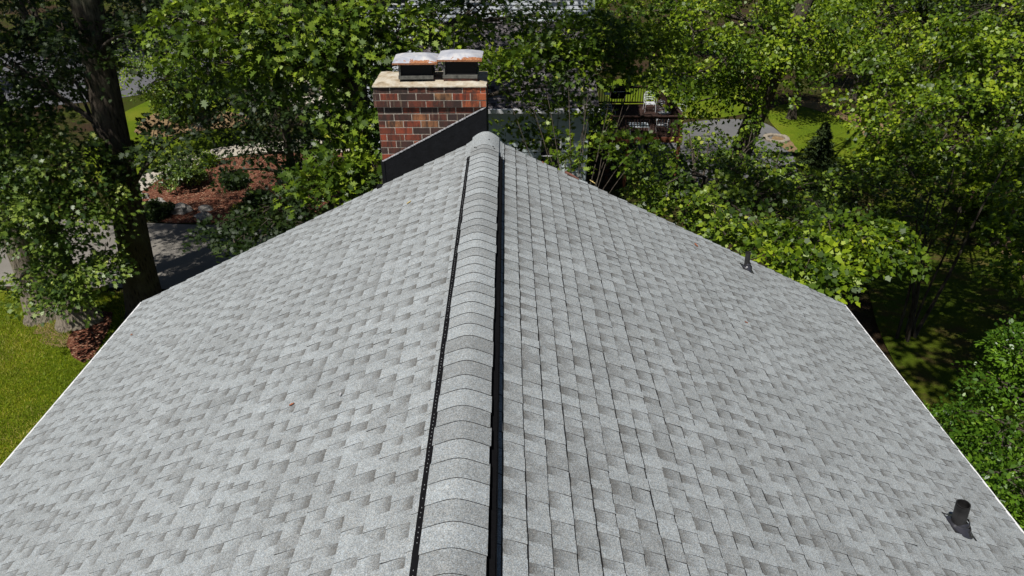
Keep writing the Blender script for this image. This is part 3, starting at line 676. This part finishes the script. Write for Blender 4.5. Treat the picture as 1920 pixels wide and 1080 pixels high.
tree('oak_tree', 'shadowy oak between the bright oak and the red mulch bed', 'tree', bK,
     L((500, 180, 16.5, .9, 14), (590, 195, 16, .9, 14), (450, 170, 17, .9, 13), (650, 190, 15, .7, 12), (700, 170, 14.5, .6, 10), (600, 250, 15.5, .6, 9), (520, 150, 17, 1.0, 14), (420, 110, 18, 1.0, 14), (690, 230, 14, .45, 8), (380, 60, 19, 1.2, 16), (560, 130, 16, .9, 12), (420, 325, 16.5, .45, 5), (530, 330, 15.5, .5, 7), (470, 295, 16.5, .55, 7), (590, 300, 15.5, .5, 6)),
     8, .16, OAK, None, .145, M_dkl, M_bark2, per=30, sprayr=.42, seed=24, trunkbend=.05)  # darker leaf colour stands in for shade on these lobes
bM = np.array([0.9, 11.4, zg(0.9, 11.4)])
tree('maple_tree', 'slender tree behind the ridge with long bright sprays over the neighbouring roof', 'tree', bM,
     L((1000, 75, 14, .7, 16), (960, 110, 13.5, .5, 10), (930, 125, 13.0, .35, 8), (1060, 60, 14.5, .7, 16), (1120, 70, 14, .7, 18), (1090, 110, 14, .6, 14), (1160, 90, 14.5, .6, 14), (1200, 60, 15, .8, 16), (1150, 30, 15.5, .9, 16), (1240, 100, 15, .6, 12),
       (1180, 130, 14.5, .5, 9), (1060, 130, 14.5, .6, 6), (990, 200, 15, .5, 6), (1050, 190, 15, .5, 6), (970, 245, 14.5, .35, 4), (1035, 262, 14.4, .35, 5), (1100, 215, 14.8, .4, 5), (1200, 270, 13.4, .25, 4), (1130, 270, 14, .4, 6), (1190, 300, 13.4, .2, 3), (1060, 300, 13.6, .25, 4)),
     4.2, .075, OAK, None, .145, M_oak, M_bark2, per=30, sprayr=.42, seed=5, lean=(.2, .3), lk=.04)
bC = gp(1352, 372)
tree('maple_tree', 'leaning dark trunked maple beside the grey patio drive', 'tree', bC,
     L((1300, 60, 26, 2.0, 34), (1400, 40, 27, 2.2, 40), (1340, 120, 26, 1.8, 30), (1430, 130, 26.5, 1.7, 30), (1380, 180, 27, 1.2, 16), (1270, 140, 26, 1.2, 16), (1500, 60, 27, 2.0, 34), (1310, 190, 27, .8, 8), (1230, 20, 27, 1.8, 22), (1400, -40, 28, 2.5, 20)) + blob((4.2, 29.5, 12.6), (3.4, 3, 1.2), 9, 1.5, 15, 62),  # blob: unseen high crown added to shade the deck
     12, .52, MAP, None, .15, M_map, M_bark2, per=42, dens=.75, sprayr=.55, seed=6, lean=(3.2, 1.0), sides=18)
R_ = dict(per=44, sprayr=.55, dens=.72)
b1 = gp(1600, 330); b2 = gp(1790, 400); b3 = gp(1700, 250); b4 = gp(2010, 420); b5 = gp(1960, 520)
tree('maple_tree', 'broad bright maple beyond the sunlit round lawn', 'tree', gp(1640, 210),
     L((1560, 60, 28, 2.2, 34), (1640, 40, 28, 2.3, 36), (1600, 130, 27, 1.8, 30), (1700, 90, 28, 2.2, 36), (1660, 180, 26, 1.6, 26), (1620, -40, 30, 2.6, 20)),
     10, .28, MAP, None, .145, M_map, seed=7, **R_)
tree('maple_tree', 'large maple filling the upper right corner of the view', 'tree', gp(1880, 260),
     L((1800, 40, 24, 2.0, 34), (1880, 30, 23, 2.0, 30), (1760, 120, 23.5, 1.7, 30), (1850, 130, 22.5, 1.8, 34), (1920, 120, 22, 1.6, 24), (1800, 200, 22, 1.4, 24), (1900, 220, 21.5, 1.4, 22), (1980, 60, 22, 2, 18), (1850, -50, 25, 2.5, 20)),
     11, .30, MAP, None, .14, M_map, seed=8, **R_)
tree('maple_tree', 'mid height maple with layered sprays over the shaded right lawn', 'tree', gp(1800, 395),
     L((1700, 230, 21, 1.3, 26), (1760, 270, 20.5, 1.2, 24), (1690, 290, 20.5, .9, 14), (1820, 300, 20, 1.1, 22), (1880, 290, 20, 1.1, 20), (1650, 250, 21.5, 1.0, 14), (1900, 350, 19.5, .8, 12), (1740, 330, 20, .6, 9), (1930, 300, 20, 1.2, 12)),
     6.5, .20, MAP, None, .135, M_map, seed=9, dens=.8, per=36, sprayr=.5)
tree('broadleaf_tree', 'leafy tree at the right edge level with the shaded lawn', 'tree', gp(2040, 560),
     L((1905, 500, 15, .5, 9), (1900, 440, 16, .6, 12), (1935, 400, 16, .9, 14), (1910, 370, 18, .7, 12), (1980, 480, 15.5, 1.1, 16), (2030, 420, 16, 1.4, 16)),
     5.5, .18, MAP, None, .13, M_map, seed=10, per=32, sprayr=.42)
bF = np.array([6.9, 12.6, 0.0]); bF[2] = zg(6.9, 12.6)
tree('maple_tree', 'pale green young maple touching the right gable edge of the roof', 'tree', bF,
     L((1560, 440, 12.6, .55, 12), (1500, 470, 12, .5, 12), (1540, 490, 11.8, .45, 11), (1500, 500, 11.4, .3, 6), (1600, 460, 12.4, .45, 10), (1640, 480, 12.4, .4, 9), (1560, 515, 11.6, .3, 6), (1680, 450, 12.8, .4, 8), (1640, 430, 13.2, .5, 8), (1455, 450, 12.6, .45, 8), (1700, 475, 12.8, .3, 5)),
     4.6, .11, MAP, None, .115, M_map, per=32, sprayr=.34, seed=11, up=.9)
tree('broadleaf_tree', 'dark leafed tree behind the right slope below the neighbouring deck', 'tree', (4.6, 15.5, zg(4.6, 15.5)),
     L((1260, 360, 15.5, .7, 13), (1300, 400, 14.5, .6, 13), (1350, 380, 15.5, .7, 14), (1400, 420, 14.5, .6, 12), (1230, 330, 16, .6, 10), (1300, 340, 17, .8, 10), (1380, 340, 17, .8, 10), (1440, 380, 16, .8, 14), (1420, 440, 13.5, .35, 6), (1360, 440, 13.2, .4, 8), (1480, 410, 15.5, .7, 12), (1220, 370, 14, .4, 6), (1500, 360, 17, .8, 10), (1290, 245, 22, .6, 4), (1390, 290, 20, .7, 9), (1450, 330, 20, .7, 9), (1330, 255, 22, .7, 6), (1420, 255, 23, .6, 5), (1470, 300, 21, .6, 7), (1300, 280, 21, .6, 6), (1250, 290, 20, .5, 4), (1330, 300, 19, .7, 6)),
     4.6, .14, MAP, None, .12, M_oak, per=32, sprayr=.36, seed=12)
bD = gp(1700, 632)
stems = [(random.uniform(-.4, .35), random.uniform(-.3, .35), random.uniform(-1.3, .6), random.uniform(-.5, .9), random.uniform(3.2, 4.6), random.uniform(.022, .042)) for _ in range(7)]+[(.2, 0, 1.5, 1.0, 4.6, .05)]
tree('multistem_shrub_tree', 'slender many stemmed small tree standing in the shaded lawn', 'tree', bD,
     L((1680, 400, 17, .6, 8), (1730, 370, 18, .6, 9), (1760, 420, 18, .5, 7), (1640, 350, 18, .7, 9), (1700, 320, 19, .8, 10), (1600, 340, 18.5, .8, 10), (1780, 360, 18.5, .6, 7), (1560, 350, 18, .7, 9), (1640, 420, 17, .5, 6)),
     4.5, .05, MAP, None, .11, M_oak, M_bark, per=30, sprayr=.34, stems=stems, flare=1.2, sides=8, seed=13, trunkbend=.12)
tree('holly_shrub', 'dense glossy shrub crowding the right eave of the roof', 'shrub', (8.5, 7.6, 0),
     blob((8.3, 7.7, 2.8), (1.7, 2.3, 2.0), 34, .62, 22, 21)+L((1900, 640, 11.5, .35, 10), (1860, 720, 11, .4, 12), (1800, 770, 10.6, .25, 6), (1890, 900, 9.6, .5, 16), (1840, 830, 10.2, .4, 12), (1905, 720, 11, .6, 18), (1900, 800, 10.4, .6, 18)),
     3.6, .10, OVA, None, .075, M_hol, M_twig, per=46, sprayr=.26, sides=8, seed=14, flare=1.1, up=.4, dark=.15)
tree('dogwood_tree', 'small airy tree with fine leaves across the driveway behind the big trunk', 'tree', gp(330, 215),
     L((230, 90, 29, 1.2, 22), (290, 100, 29, 1.3, 26), (260, 140, 28, 1.0, 16), (330, 70, 30, 1.2, 18), (220, 120, 29, .8, 10), (310, 150, 29, .8, 9), (270, 175, 29, .5, 6), (340, 130, 30, 1, 9)),
     6, .16, OVA, None, .14, M_oak, per=34, sprayr=.5, seed=15)
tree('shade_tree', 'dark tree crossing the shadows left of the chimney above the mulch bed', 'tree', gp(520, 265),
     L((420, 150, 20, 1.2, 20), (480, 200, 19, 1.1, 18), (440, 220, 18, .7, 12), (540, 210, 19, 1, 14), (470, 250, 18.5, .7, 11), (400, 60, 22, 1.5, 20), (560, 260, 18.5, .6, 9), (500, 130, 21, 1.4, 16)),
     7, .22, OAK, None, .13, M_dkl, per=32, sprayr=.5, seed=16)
tree('understory_tree', 'low leafy oak sapling leaning out beside the left gable edge', 'tree', (-5.0, 15.2, 0),
     L((520, 405, 14.5, .5, 11), (460, 425, 14, .45, 10), (400, 440, 14, .4, 8), (560, 370, 14.5, .5, 10), (440, 455, 13.6, .3, 6), (600, 340, 14.5, .5, 8), (500, 440, 13.5, .35, 7), (560, 400, 14, .5, 8), (640, 320, 14.5, .5, 7)),
     4.0, .08, OAK, None, .12, M_dkl, per=30, sprayr=.36, seed=17)
# background wood: one source tree of each sort, then copies
def copy_tree(src, loc, rz, sc, label):
    r = src.copy(); COL.objects.link(r); r.location = loc; r.rotation_euler = (0, 0, rz); r.scale = (sc, sc, sc); r['label'] = label
    for c in list(src.children):
        d = c.copy(); COL.objects.link(d); d.parent = r
    return r
def src_tree(label, loc, seed, mat, hgt=12):
    loc = np.array([loc[0], loc[1], float(zg(*loc))])
    return tree('woodland_tree', label, 'tree', loc, blob(loc+np.array([0, 0, hgt*.62]), (3.3, 3.3, hgt*.33), 22, 1.35, 15, seed), hgt*.9, .24, DIA, None, .20, mat, per=36, sprayr=.75, seed=seed, group='trees in the wood behind the houses')
s1 = src_tree('tall woodland tree behind the left end of the neighbouring house', (-13, 44), 31, M_dkl)
s2 = src_tree('bright woodland tree beyond the neighbouring deck', (12, 48), 32, M_map)
s3 = src_tree('dark woodland tree at the top left beyond the street', (-22, 52), 33, M_dkl)
pT = np.array([-4.0, 21.5, float(zg(-4, 21.5))])
tree('oak_tree', 'tall dark trunk with a high crown standing left of the neighbouring lower roof', 'tree', pT,
     blob((-2.6, 22.5, 13.8), (5.0, 4.5, 1.9), 20, 1.7, 15, 41)+L((880, 60, 19, .7, 9), (820, 30, 19, .8, 10), (990, 140, 20, .6, 7), (1060, 160, 20, .5, 6), (950, 20, 20, .8, 8), (1040, 30, 21, .8, 8)), 15, .3, OAK, None, .19, M_dkl, per=22, sprayr=.55, seed=18, lean=(.6, .4))
tree('shade_tree', 'added unseen tree outside the right edge whose high crown dapples the right lawn', 'tree', (14.5, 6.0, 0),
     blob((9.4, 10.2, 14.5), (4.4, 5.4, 1.8), 32, 1.5, 15, 42), 16, .32, MAP, None, .22, M_map, per=20, sprayr=.55, seed=19)  # unseen tree, added for the shade its crown casts on the lawn
wood = [(s3, -30, 47, 1.0, 'dark woodland tree beside the street at far left'), (s1, -19, 40, .8, 'smaller woodland tree between street and sunlit lawn'), (s3, -38, 58, 1.2, 'largest dark tree at the far left'),
        (s1, -9, 54, 1.1, 'woodland tree rising behind the upper siding wall'), (s2, 7, 58, 1.1, 'far bright tree over the neighbouring upper roof'), (s2, 17.5, 42, .9, 'bright tree just right of the far round lawn'),
        (s1, 23, 46, 1.1, 'woodland tree at upper right behind the big maple'), (s3, 29, 40, 1.1, 'dark woodland tree near the right edge of the view'), (s2, 35, 50, 1.2, 'far bright tree outermost at right'),
        (s3, 20, 33, .85, 'shaded tree behind the layered maple'), (s3, 25, 28, .9, 'dark tree closing the right lawn'), (s1, 14, 62, 1.3, 'distant tree above the neighbouring lawn'), (s3, 1, 64, 1.3, 'distant dark tree above the neighbouring roof'),
        (s1, -27, 66, 1.3, 'distant tree past the street bend'), (s3, -15, 68, 1.3, 'distant dark tree past the sunlit lawn'), (s2, 27, 62, 1.3, 'distant bright tree at the upper right'), (s3, 19.5, 24.5, .7, 'low shaded tree by the right lawn corner'), (s1, -33, 38, .75, 'tree on the near verge of the street at left'), (s3, 17, 56, 1.1, 'dark tree between two bright ones beyond the lawn')]
for i, (s, x, y, k, lb) in enumerate(wood): copy_tree(s, (x, y, float(zg(x, y))), i*1.7, k, lb)
# tall tree added outside the picture at right: its crown only throws the dapples on the right lawn
# shrubs
def shrub(name, label, p, r, h, mat, shape=OVA, ls=.07, seed=0, per=34, group=None):
    return tree(name, label, 'shrub', p, blob(np.array(p)+np.array([0, 0, h*.55]), (r*.75, r*.75, h*.4), 12, r*.38, 12, seed), h*.7, .03, shape, None, ls, mat, M_twig, per=per, sprayr=.22, sides=6, seed=seed+50, flare=1, up=.4, group=group, trunkbend=.03)
shrub('garden_shrub', 'rounded shrub on red mulch beside the pale path', gp(340, 350), 1.15, 1.25, M_oak2, ls=.11, seed=1)
shrub('garden_shrub', 'small yellow green shrub by the path on the mulch', gp(388, 312), .4, .5, M_map, ls=.08, seed=2)
shrub('garden_shrub', 'low dark shrub in the middle of the mulch bed', gp(442, 350), .5, .6, M_dkl, ls=.09, seed=3)
shrub('garden_shrub', 'dark grassy clump at the near edge of the mulch bed', gp(492, 395), .7, .7, M_dkl, ls=.10, seed=4)
shrub('garden_shrub', 'wide dark shrub behind the sunlit lawn at left', gp(350, 222), 1.9, 2.3, M_oak, ls=.16, seed=5, per=40)
shrub('garden_shrub', 'mossy low planting at the driveway edge under the shrubs', gp(455, 412), .9, .35, M_oak, ls=.07, seed=6)
shrub('garden_shrub', 'shady fern clump at the driveway corner by the large trunk', gp(300, 405), .5, .5, M_dkl, ls=.09, seed=7)
shrub('garden_shrub', 'unclipped shrub in shade right of the leaning maple', gp(1430, 385), 1.6, 1.6, M_dkl, ls=.14, seed=8)
shrub('garden_shrub', 'shaded bush below the little conifer', gp(1560, 380), 1.6, 1.8, M_dkl, ls=.13, seed=9)
shrub('garden_shrub', 'bush at the far corner of the right lawn', gp(1850, 420), 1.3, 1.5, M_map, ls=.12, seed=10)
shrub('garden_shrub', 'broad shrub behind the gable in the shade of the maples', gp(1530, 450), 1.5, 1.8, M_dkl, ls=.12, seed=11)
shrub('garden_shrub', 'yellow green bush right of the little conifer', gp(1630, 345), 1.2, 1.3, M_map, ls=.13, seed=12)
# little conifer
def conifer(p, h, r):
    global rng; rng = np.random.default_rng(77)
    t = thing('conifer_sapling', 'small dark conifer sapling at the edge of the round lawn', 'tree', tuple(p))
    mb = MB(); mb.tube([(0, 0, -.1), (0, 0, h*.5), (0, 0, h)], [.07, .04, .01], 7); mb.build('trunk', M_bark2, t)
    mb = MB(); P = []; D = []
    for z in np.linspace(.15, .98, 22):
        for k in range(9):
            th = rng.uniform(0, 6.28); l = r*(1-z)*rng.uniform(.75, 1.15)+.08; e = np.array([math.cos(th)*l, math.sin(th)*l, h*z-.05+.12*l])
            a = np.array([0, 0, h*z]); mb.tube([a, e], [.012, .004], 3, cap=False)
            for f in np.linspace(.15, 1, 22):
                for q in range(2):
                    P.append(a+(e-a)*f); D.append(unit(e-a)*.7+rng.normal(0, .5, 3))
    mb.build('branches', M_twig, t); P = np.array(P); D = np.array(D)
    leaves_mesh('needles', P, D, rng.normal(0, .4, P.shape)+np.array([0, 0, 1]), np.full(len(P), .17), DIA*np.array([.5, 1]), rng.uniform(0, 1, len(P)), M_con, t)
conifer(gp(1528, 322), 2.5, 1.05)
# grass blades on the near-left lawn, one piece of stuff
def grass(name, poly_w, n, x0, x1, y0, y1, hh, seed, excl=None):
    global rng; rng = np.random.default_rng(seed)
    X = rng.uniform(x0, x1, n); Y = rng.uniform(y0, y1, n); keep = np.array([inside(poly_w, a, b) and (excl is None or not excl(a, b)) for a, b in zip(X, Y)]); X, Y = X[keep], Y[keep]; n = len(X)
    P = np.stack([X, Y, zg(X, Y)+.015], 1); D = np.stack([rng.normal(0, .55, n), rng.normal(0, .55, n), np.ones(n)], 1)
    o = leaves_mesh(name, P, D, rng.normal(0, 1, (n, 3)), hh*rng.uniform(.6, 1.4, n), DIA*np.array([.22, 1]), np.clip(rng.beta(2, 2, n)+.25*np.sin(X*1.3)*np.sin(Y*.9+1), 0, 1), M_gr, None)
    o['kind'] = 'stuff'; o['label'] = 'short green and straw coloured lawn grass beside the left eave'; o['category'] = 'grass'; return o
M_gr = leaf_mat('grass_blade', [(0, (.13, .22, .006)), (.45, (.25, .37, .010)), (.75, (.42, .44, .025)), (1, (.62, .52, .15))], .35, .6, (.3, .4, .03))
mul = smooth_poly(np.array([gp(*q)[:2] for q in [(118, 655), (165, 700), (222, 590), (190, 583), (150, 600)]]), 2)
grass('grass', LAWN, 150000, -15, -5.2, 8, 18, .085, 5, lambda a, b: inside(mul, a, b))
# stones
M_rock = plain('stone', (.30, .28, .25), .9, .2, var=.35, scale=5, bump=.02)
def rock(u, v, r, label, seed, fl=.55, name='stone', grp='stones edging the mulch bed'):
    g = np.random.default_rng(seed); p = gp(u, v); mb = MB(); n, m = 12, 8; vs = []
    pert = g.normal(0, .13, (m+1, n))
    for j in range(m+1):
        a = math.pi*j/m
        for i in range(n):
            q = 1+(pert[j, i] if 0 < j < m else 0); b = 2*math.pi*i/n
            vs.append((p[0]+r*q*math.sin(a)*math.cos(b), p[1]+r*.75*q*math.sin(a)*math.sin(b), p[2]+r*fl*.4-r*fl*q*math.cos(a)))
    mb.add(vs, [(j*n+i, j*n+(i+1) % n, (j+1)*n+(i+1) % n, (j+1)*n+i) for j in range(m) for i in range(n)])
    tag(mb.build(name, M_rock), label, 'stone', grp)
for i, a in enumerate([(340, 398, .42, 'flat grey stone on the red mulch'), (382, 410, .30, 'pale rounded stone at the driveway edge'), (385, 395, .28, 'grey stone behind the pale rounded one'), (295, 388, .4, 'dark stone near the big trunk'), (480, 410, .22, 'small brown stone by the grassy clump'), (345, 226, .5, 'boulder under the wide dark shrub across the lawn'), (378, 238, .3, 'smaller boulder across the lawn'), (575, 320, .6, 'long pale stone at the right end of the mulch bed'), (270, 372, .25, 'small stone at the mulch corner by the path')]):
    rock(a[0], a[1], a[2], a[3], 40+i)
pc = gp(1455, 262); fr = thing('stone_ring', 'ring of pale stones on the dirt beside the round lawn', 'fire pit', tuple(pc))
mb = MB()
for k in range(14):
    a = 2*math.pi*k/14; M = Matrix.Rotation(a, 4, 'Z') @ Matrix.Translation((.6, 0, .08)) @ Matrix.Rotation(random.uniform(-.2, .2), 4, 'Z'); mb.box(-.13, .13, -.15, .15, -.16, random.uniform(.06, .1), M=M)
mb.build('edging_stones', plain('pale_stone', (.30, .26, .20), .9, .2), fr, bevel=.04)
mb = MB(); mb.lathe([(0, .02), (.5, .02)], 20); mb.build('ash_bed', MG['mulch'], fr)
# ------------------------------------------------------------- neighbouring house
nb = thing('neighbour_house', 'pale siding house behind the trees with brown shingled lower roof', 'house', (0, 25, 0))
def lap(mb, p0, p1, z0, z1, ex=.2, th=.028):
    """lap siding on the vertical plane p0->p1 (outside on the right-hand side)"""
    a = np.array([*p0, 0.]); b = np.array([*p1, 0.]); d = unit(b-a); n = np.array([d[1], -d[0], 0]); z = z0
    while z < z1-.01:
        ze = min(z+ex, z1); vs = [a+n*th+[0, 0, z], b+n*th+[0, 0, z], b+n*.002+[0, 0, ze], a+n*.002+[0, 0, ze], a+[0, 0, z], b+[0, 0, z]]
        mb.add(vs, [(0, 1, 2, 3), (1, 0, 4, 5)], random.uniform(.9, 1.05)); z = ze
OX = 25.0
mb = MB(); lap(mb, (-3.2, 0), (2.95, 0), -2.6, 3.55); lap(mb, (2.95, 0), (2.95, 5.0), -2.6, 3.55); lap(mb, (-3.2, 5), (-3.2, 0), -2.6, 3.55)
mb.box(-3.19, 2.94, .01, 5, -3, 3.55); mb.build('wall', M_sid, nb)
mb = MB(); lap(mb, (-6.4, 4.9), (3.5, 4.9), -2.6, 8.2, .17); lap(mb, (3.5, 4.9), (3.5, 13), -2.6, 8.2, .17); lap(mb, (-6.4, 13), (-6.4, 4.9), -2.6, 8.2, .17)
mb.box(-6.39, 3.49, 4.91, 13, -3, 8.2); mb.build('upper_wall', M_sid2, nb)
for (x, y, z) in ((-3.2, -.035, 3.5), (2.95, -.035, 3.5), (-6.4, 4.865, 8.2), (3.5, 4.865, 8.2)):
    mb = MB(); mb.box(x-.06, x+.05, y, y+.105, -2.6, z); mb.build('corner_board', M_sid, nb)
def cshed(mb, x0, x1, ya, za, yb, zb, rows):
    for r in range(rows):
        f0, f1 = r/rows, (r+1)/rows; x = x0; tooth = True
        while x < x1:
            xe = min(x+random.uniform(.14, .32), x1); h = .02 if tooth else .010
            y0_, z0_, y1_, z1_ = ya+(yb-ya)*f0, za+(zb-za)*f0, ya+(yb-ya)*f1, za+(zb-za)*f1
            mb.add([(x, y0_, z0_+h), (xe, y0_, z0_+h), (xe, y1_+.02, z1_+.004), (x, y1_+.02, z1_+.004), (x, y0_, z0_-.005), (xe, y0_, z0_-.005)], [(0, 1, 2, 3), (1, 0, 4, 5)], random.uniform(.3, 1) if tooth else random.uniform(0, .6)); x = xe; tooth = not tooth
mb = MB(); cshed(mb, -3.6, 3.3, -.4, 3.55, 4.86, 5.6, 34)
mb.add([(-3.6, -.4, 3.54), (3.3, -.4, 3.54), (3.3, 4.86, 5.59), (-3.6, 4.86, 5.59), (-3.6, -.4, 3.38), (3.3, -.4, 3.38), (3.3, 4.86, 5.4), (-3.6, 4.86, 5.4)], [(4, 7, 6, 5), (1, 5, 6, 2), (0, 3, 7, 4), (0, 4, 5, 1)], .4)
mb.build('lower_roof', M_sh2, nb)
mb = MB(); cshed(mb, -6.9, 4.0, 4.5, 8.2, 8.95, 10.0, 14)
mb.add([(-6.9, 4.5, 8.19), (4, 4.5, 8.19), (4, 8.95, 10), (4, 13.4, 8.2), (-6.9, 13.4, 8.2), (-6.9, 8.95, 10), (-6.9, 4.5, 8.05), (4, 4.5, 8.05), (4, 13.4, 8.05), (-6.9, 13.4, 8.05)], [(2, 3, 4, 5), (6, 9, 8, 7), (0, 6, 7, 1), (1, 7, 8, 3, 2), (0, 5, 4, 9, 6)], .4)
mb.build('upper_roof', M_sh2, nb)
mb = MB(); mb.box(-3.62, 3.32, -.53, -.405, 3.42, 3.56); mb.build('gutter', M_white, nb)
mb = MB(); mb.box(-3.6, 3.3, -.36, -.02, 3.36, 3.38); mb.build('soffit', M_white, nb)
def window(x0, x1, y, z0, z1):
    mb = MB(); k = .06
    mb.box(x0-k, x1+k, y-.04, y, z1, z1+k); mb.box(x0-k-.03, x1+k+.03, y-.06, y, z0-k, z0); mb.box(x0-k, x0, y-.04, y, z0, z1); mb.box(x1, x1+k, y-.04, y, z0, z1); mb.box(x0, x1, y-.03, y-.003, (z0+z1)/2-.02, (z0+z1)/2+.02)
    f = mb.build('window', M_white, nb); mb = MB(); mb.box(x0, x1, y-.016, y-.005, z0, z1); mb.build('pane', M_glass, f)
M_glass = NG('window_glass').col((.01, .012, .014)).rough(.05, .7).m
window(1.25, 1.95, -.018, 1.0, 2.3); window(-2.2, -1.4, -.018, 1.0, 2.3); window(-4.9, -4.0, 4.88, 6.3, 7.5); window(-1.6, -.6, 4.88, 6.4, 7.5); window(1.4, 2.3, 4.88, 6.4, 7.5)
# deck
M_red = plain('red_stained_wood', (.135, .05, .026), .75, .25, var=.4, scale=7)
M_dkw = plain('dark_weathered_wood', (.05, .028, .022), .85, .2, var=.4, scale=5)
DZ = .35; dx0, dx1, dy0, dy1 = 3.75, 8.05, 31.0-25, 36.3-25
dk = thing('deck', 'raised brown wooden deck with baluster railing on the neighbouring house', 'deck', (3.6, 31, 0)); dk.parent = None
def toD(mb): mb.v = [(x-3.6, y+25-31, z) for x, y, z in mb.v]; return mb
mb = MB(); x = dx0
while x < dx1: mb.box(x, x+.135, dy0, dy1, DZ-.035, DZ+random.uniform(-.001, .002), random.random()); x += .14
toD(mb).build('floor', M_dkw, dk)
mb = MB(); mb.box(dx0, dx1, dy0-.045, dy0-.003, DZ-.27, DZ-.02); mb.box(dx1+.003+.0, dx1+.045, dy0, dy1, DZ-.27, DZ-.02); toD(mb).build('rim_joist', M_red, dk)
def railing(pa, pb, name='railing'):
    mb = MB(); a = Vector((*pa, 0)); b = Vector((*pb, 0)); Ln = (b-a).length; ang = math.atan2(b.y-a.y, b.x-a.x); M = Matrix.Translation(a) @ Matrix.Rotation(ang, 4, 'Z')
    mb.box(0, Ln, -.07, .07, DZ+.93, DZ+.97, M=M); mb.box(0, Ln, -.02, .02, DZ+.84, DZ+.925, M=M); mb.box(0, Ln, -.02, .02, DZ+.07, DZ+.15, M=M)
    x = .12
    while x < Ln: mb.box(x-.018, x+.018, -.018, .018, DZ+.151, DZ+.839, M=M); x += .135
    toD(mb).build(name, M_dkw, dk)
railing((dx0+1.0, dy0+.06), (dx1-.1, dy0+.06)); railing((dx1-.06, dy0+.15), (dx1-.06, dy1-.1)); railing((dx0, dy1-.06), (dx1-.1, dy1-.06))
for (x, y, zt) in ((dx1-.08, dy0+.08, DZ+1.0), (dx1-.08, dy1-.08, DZ+1.0), (dx0+.95, dy0+.06, DZ+1.0), (dx0+.08, dy1-.08, DZ+1.0), (5.6, dy0+.2, DZ-.04), (6.9, dy0+2.2, DZ-.04), (6.4, dy0+4.6, DZ-.04)):
    mb = MB(); mb.box(x-.07, x+.07, y-.07, y+.07, -2.6, zt); toD(mb).build('post', M_red if x > 7 or y < 7 else M_dkw, dk)
mb = MB()
for k in range(9): mb.box(dx0, dx0+.9, dy0-.3*k-.3, dy0-.3*k-.02, DZ-.2*(k+1), DZ-.2*(k+1)+.035)
mb.box(dx0-.04, dx0-.003, dy0-2.7, dy0, -2.2, -2.0); toD(mb).build('stair', M_dkw, dk)
# patio furniture
M_chair = plain('white_powder_coat', (.72, .74, .76), .4, .5, var=.05)
def chair(label, x, y, rz):
    t = thing('patio_chair', label, 'chair', (x, y, DZ+.003), rz, 'white slatted patio chairs on the deck')
    mb = MB(); 
    for k in range(6): mb.box(-.24, .24, -.22+.08*k, -.17+.08*k, .40, .415)
    mb.tube([(-.25, -.25, .40), (.25, -.25, .40), (.25, .24, .40), (-.25, .24, .40), (-.25, -.25, .40)], .012, 6); mb.build('seat', M_chair, t)
    mb = MB(); fr = [(-.26, .24, .40), (-.27, .30, .72), (-.20, .33, .88), (0, .34, .92), (.20, .33, .88), (.27, .30, .72), (.26, .24, .40)]; mb.tube(fr, .013, 6)
    for z in (.52, .62, .72, .81): mb.tube([(-.255, .24+(z-.4)*.18, z), (0, .27+(z-.4)*.18, z+.02), (.255, .24+(z-.4)*.18, z)], .017, 5)
    mb.build('backrest', M_chair, t)
    for s in (-1, 1):
        mb = MB(); mb.tube([(s*.26, .26, .62), (s*.28, -.18, .64), (s*.27, -.25, .60), (s*.25, -.24, .40)], .013, 6); mb.build('armrest', M_chair, t)
        for yy in (-.24, .24): mb = MB(); mb.tube([(s*.25, yy, .40), (s*.27, yy*1.12, 0)], .013, 6); mb.build('leg', M_chair, t)
    return t
def dpt(u, v, z=DZ):
    r = at(u, v, 1)-np.array([0, 0, H]); t = (z-H)/r[2]; return r[0]*t, r[1]*t
for (u, v, rz, lb) in ((1139, 232, .2, 'white patio chair at the house end of the deck'), (1217, 208, 0, 'white patio chair at the far railing of the deck'), (1243, 226, .5, 'white patio chair near the far corner of the deck table'), (1240, 250, 3.0, 'white patio chair with its back to the near railing'), (1270, 222, -1.3, 'white patio chair at the outer corner of the deck'), (1122, 226, 1.4, 'white patio chair turned sideways beside the house wall')):
    x, y = dpt(u, v); chair(lb, x, y, rz)
x, y = dpt(1196, 252); t = thing('patio_table', 'low white glass topped table behind the near deck railing', 'table', (x, y, DZ+.003))
mb = MB(); mb.box(-.45, .45, -.35, .35, .44, .455); mb.build('table_top', plain('frosted_table_top', (.55, .60, .64), .15, .6), t)
for s in (-1, 1):
    for q in (-1, 1): mb = MB(); mb.tube([(s*.42, q*.32, .44), (s*.42, q*.32, 0)], .015, 6); mb.build('leg', M_chair, t)
x, y = dpt(1155, 205); t = thing('barbecue_grill', 'black barbecue grill with chrome handle standing on the deck', 'grill', (x, y, DZ+.003), .1)
mb = MB(); mb.box(-.35, .35, -.25, .25, .6, .85); mb.box(-.33, .33, -.23, .23, .12, .16); mb.build('firebox', M_blk, t, bevel=.02)
mb = MB(); n = 10; vs = []
for xx in (-.36, .36): vs += [(xx, -.26*math.cos(math.pi*k/n), .86+.26*math.sin(math.pi*k/n)) for k in range(n+1)]
mb.add(vs, [(k, k+1, n+2+k, n+1+k) for k in range(n)]+[tuple(range(n, -1, -1)), tuple(range(n+1, 2*n+2))]); mb.build('lid', M_blk, t)
mb = MB(); mb.tube([(-.28, -.3, .98), (.28, -.3, .98)], .016, 8); mb.build('handle', M_white, t)
for s in (-1, 1):
    for q in (-1, 1): mb = MB(); mb.box(s*.32-.02, s*.32+.02, q*.22-.02, q*.22+.02, 0, .6); mb.build('leg', M_blk, t)
    mb = MB(); mb.box(*sorted((s*.37, s*.68)), -.2, .2, .8, .83); mb.build('side_shelf', M_white if s < 0 else M_blk, t)
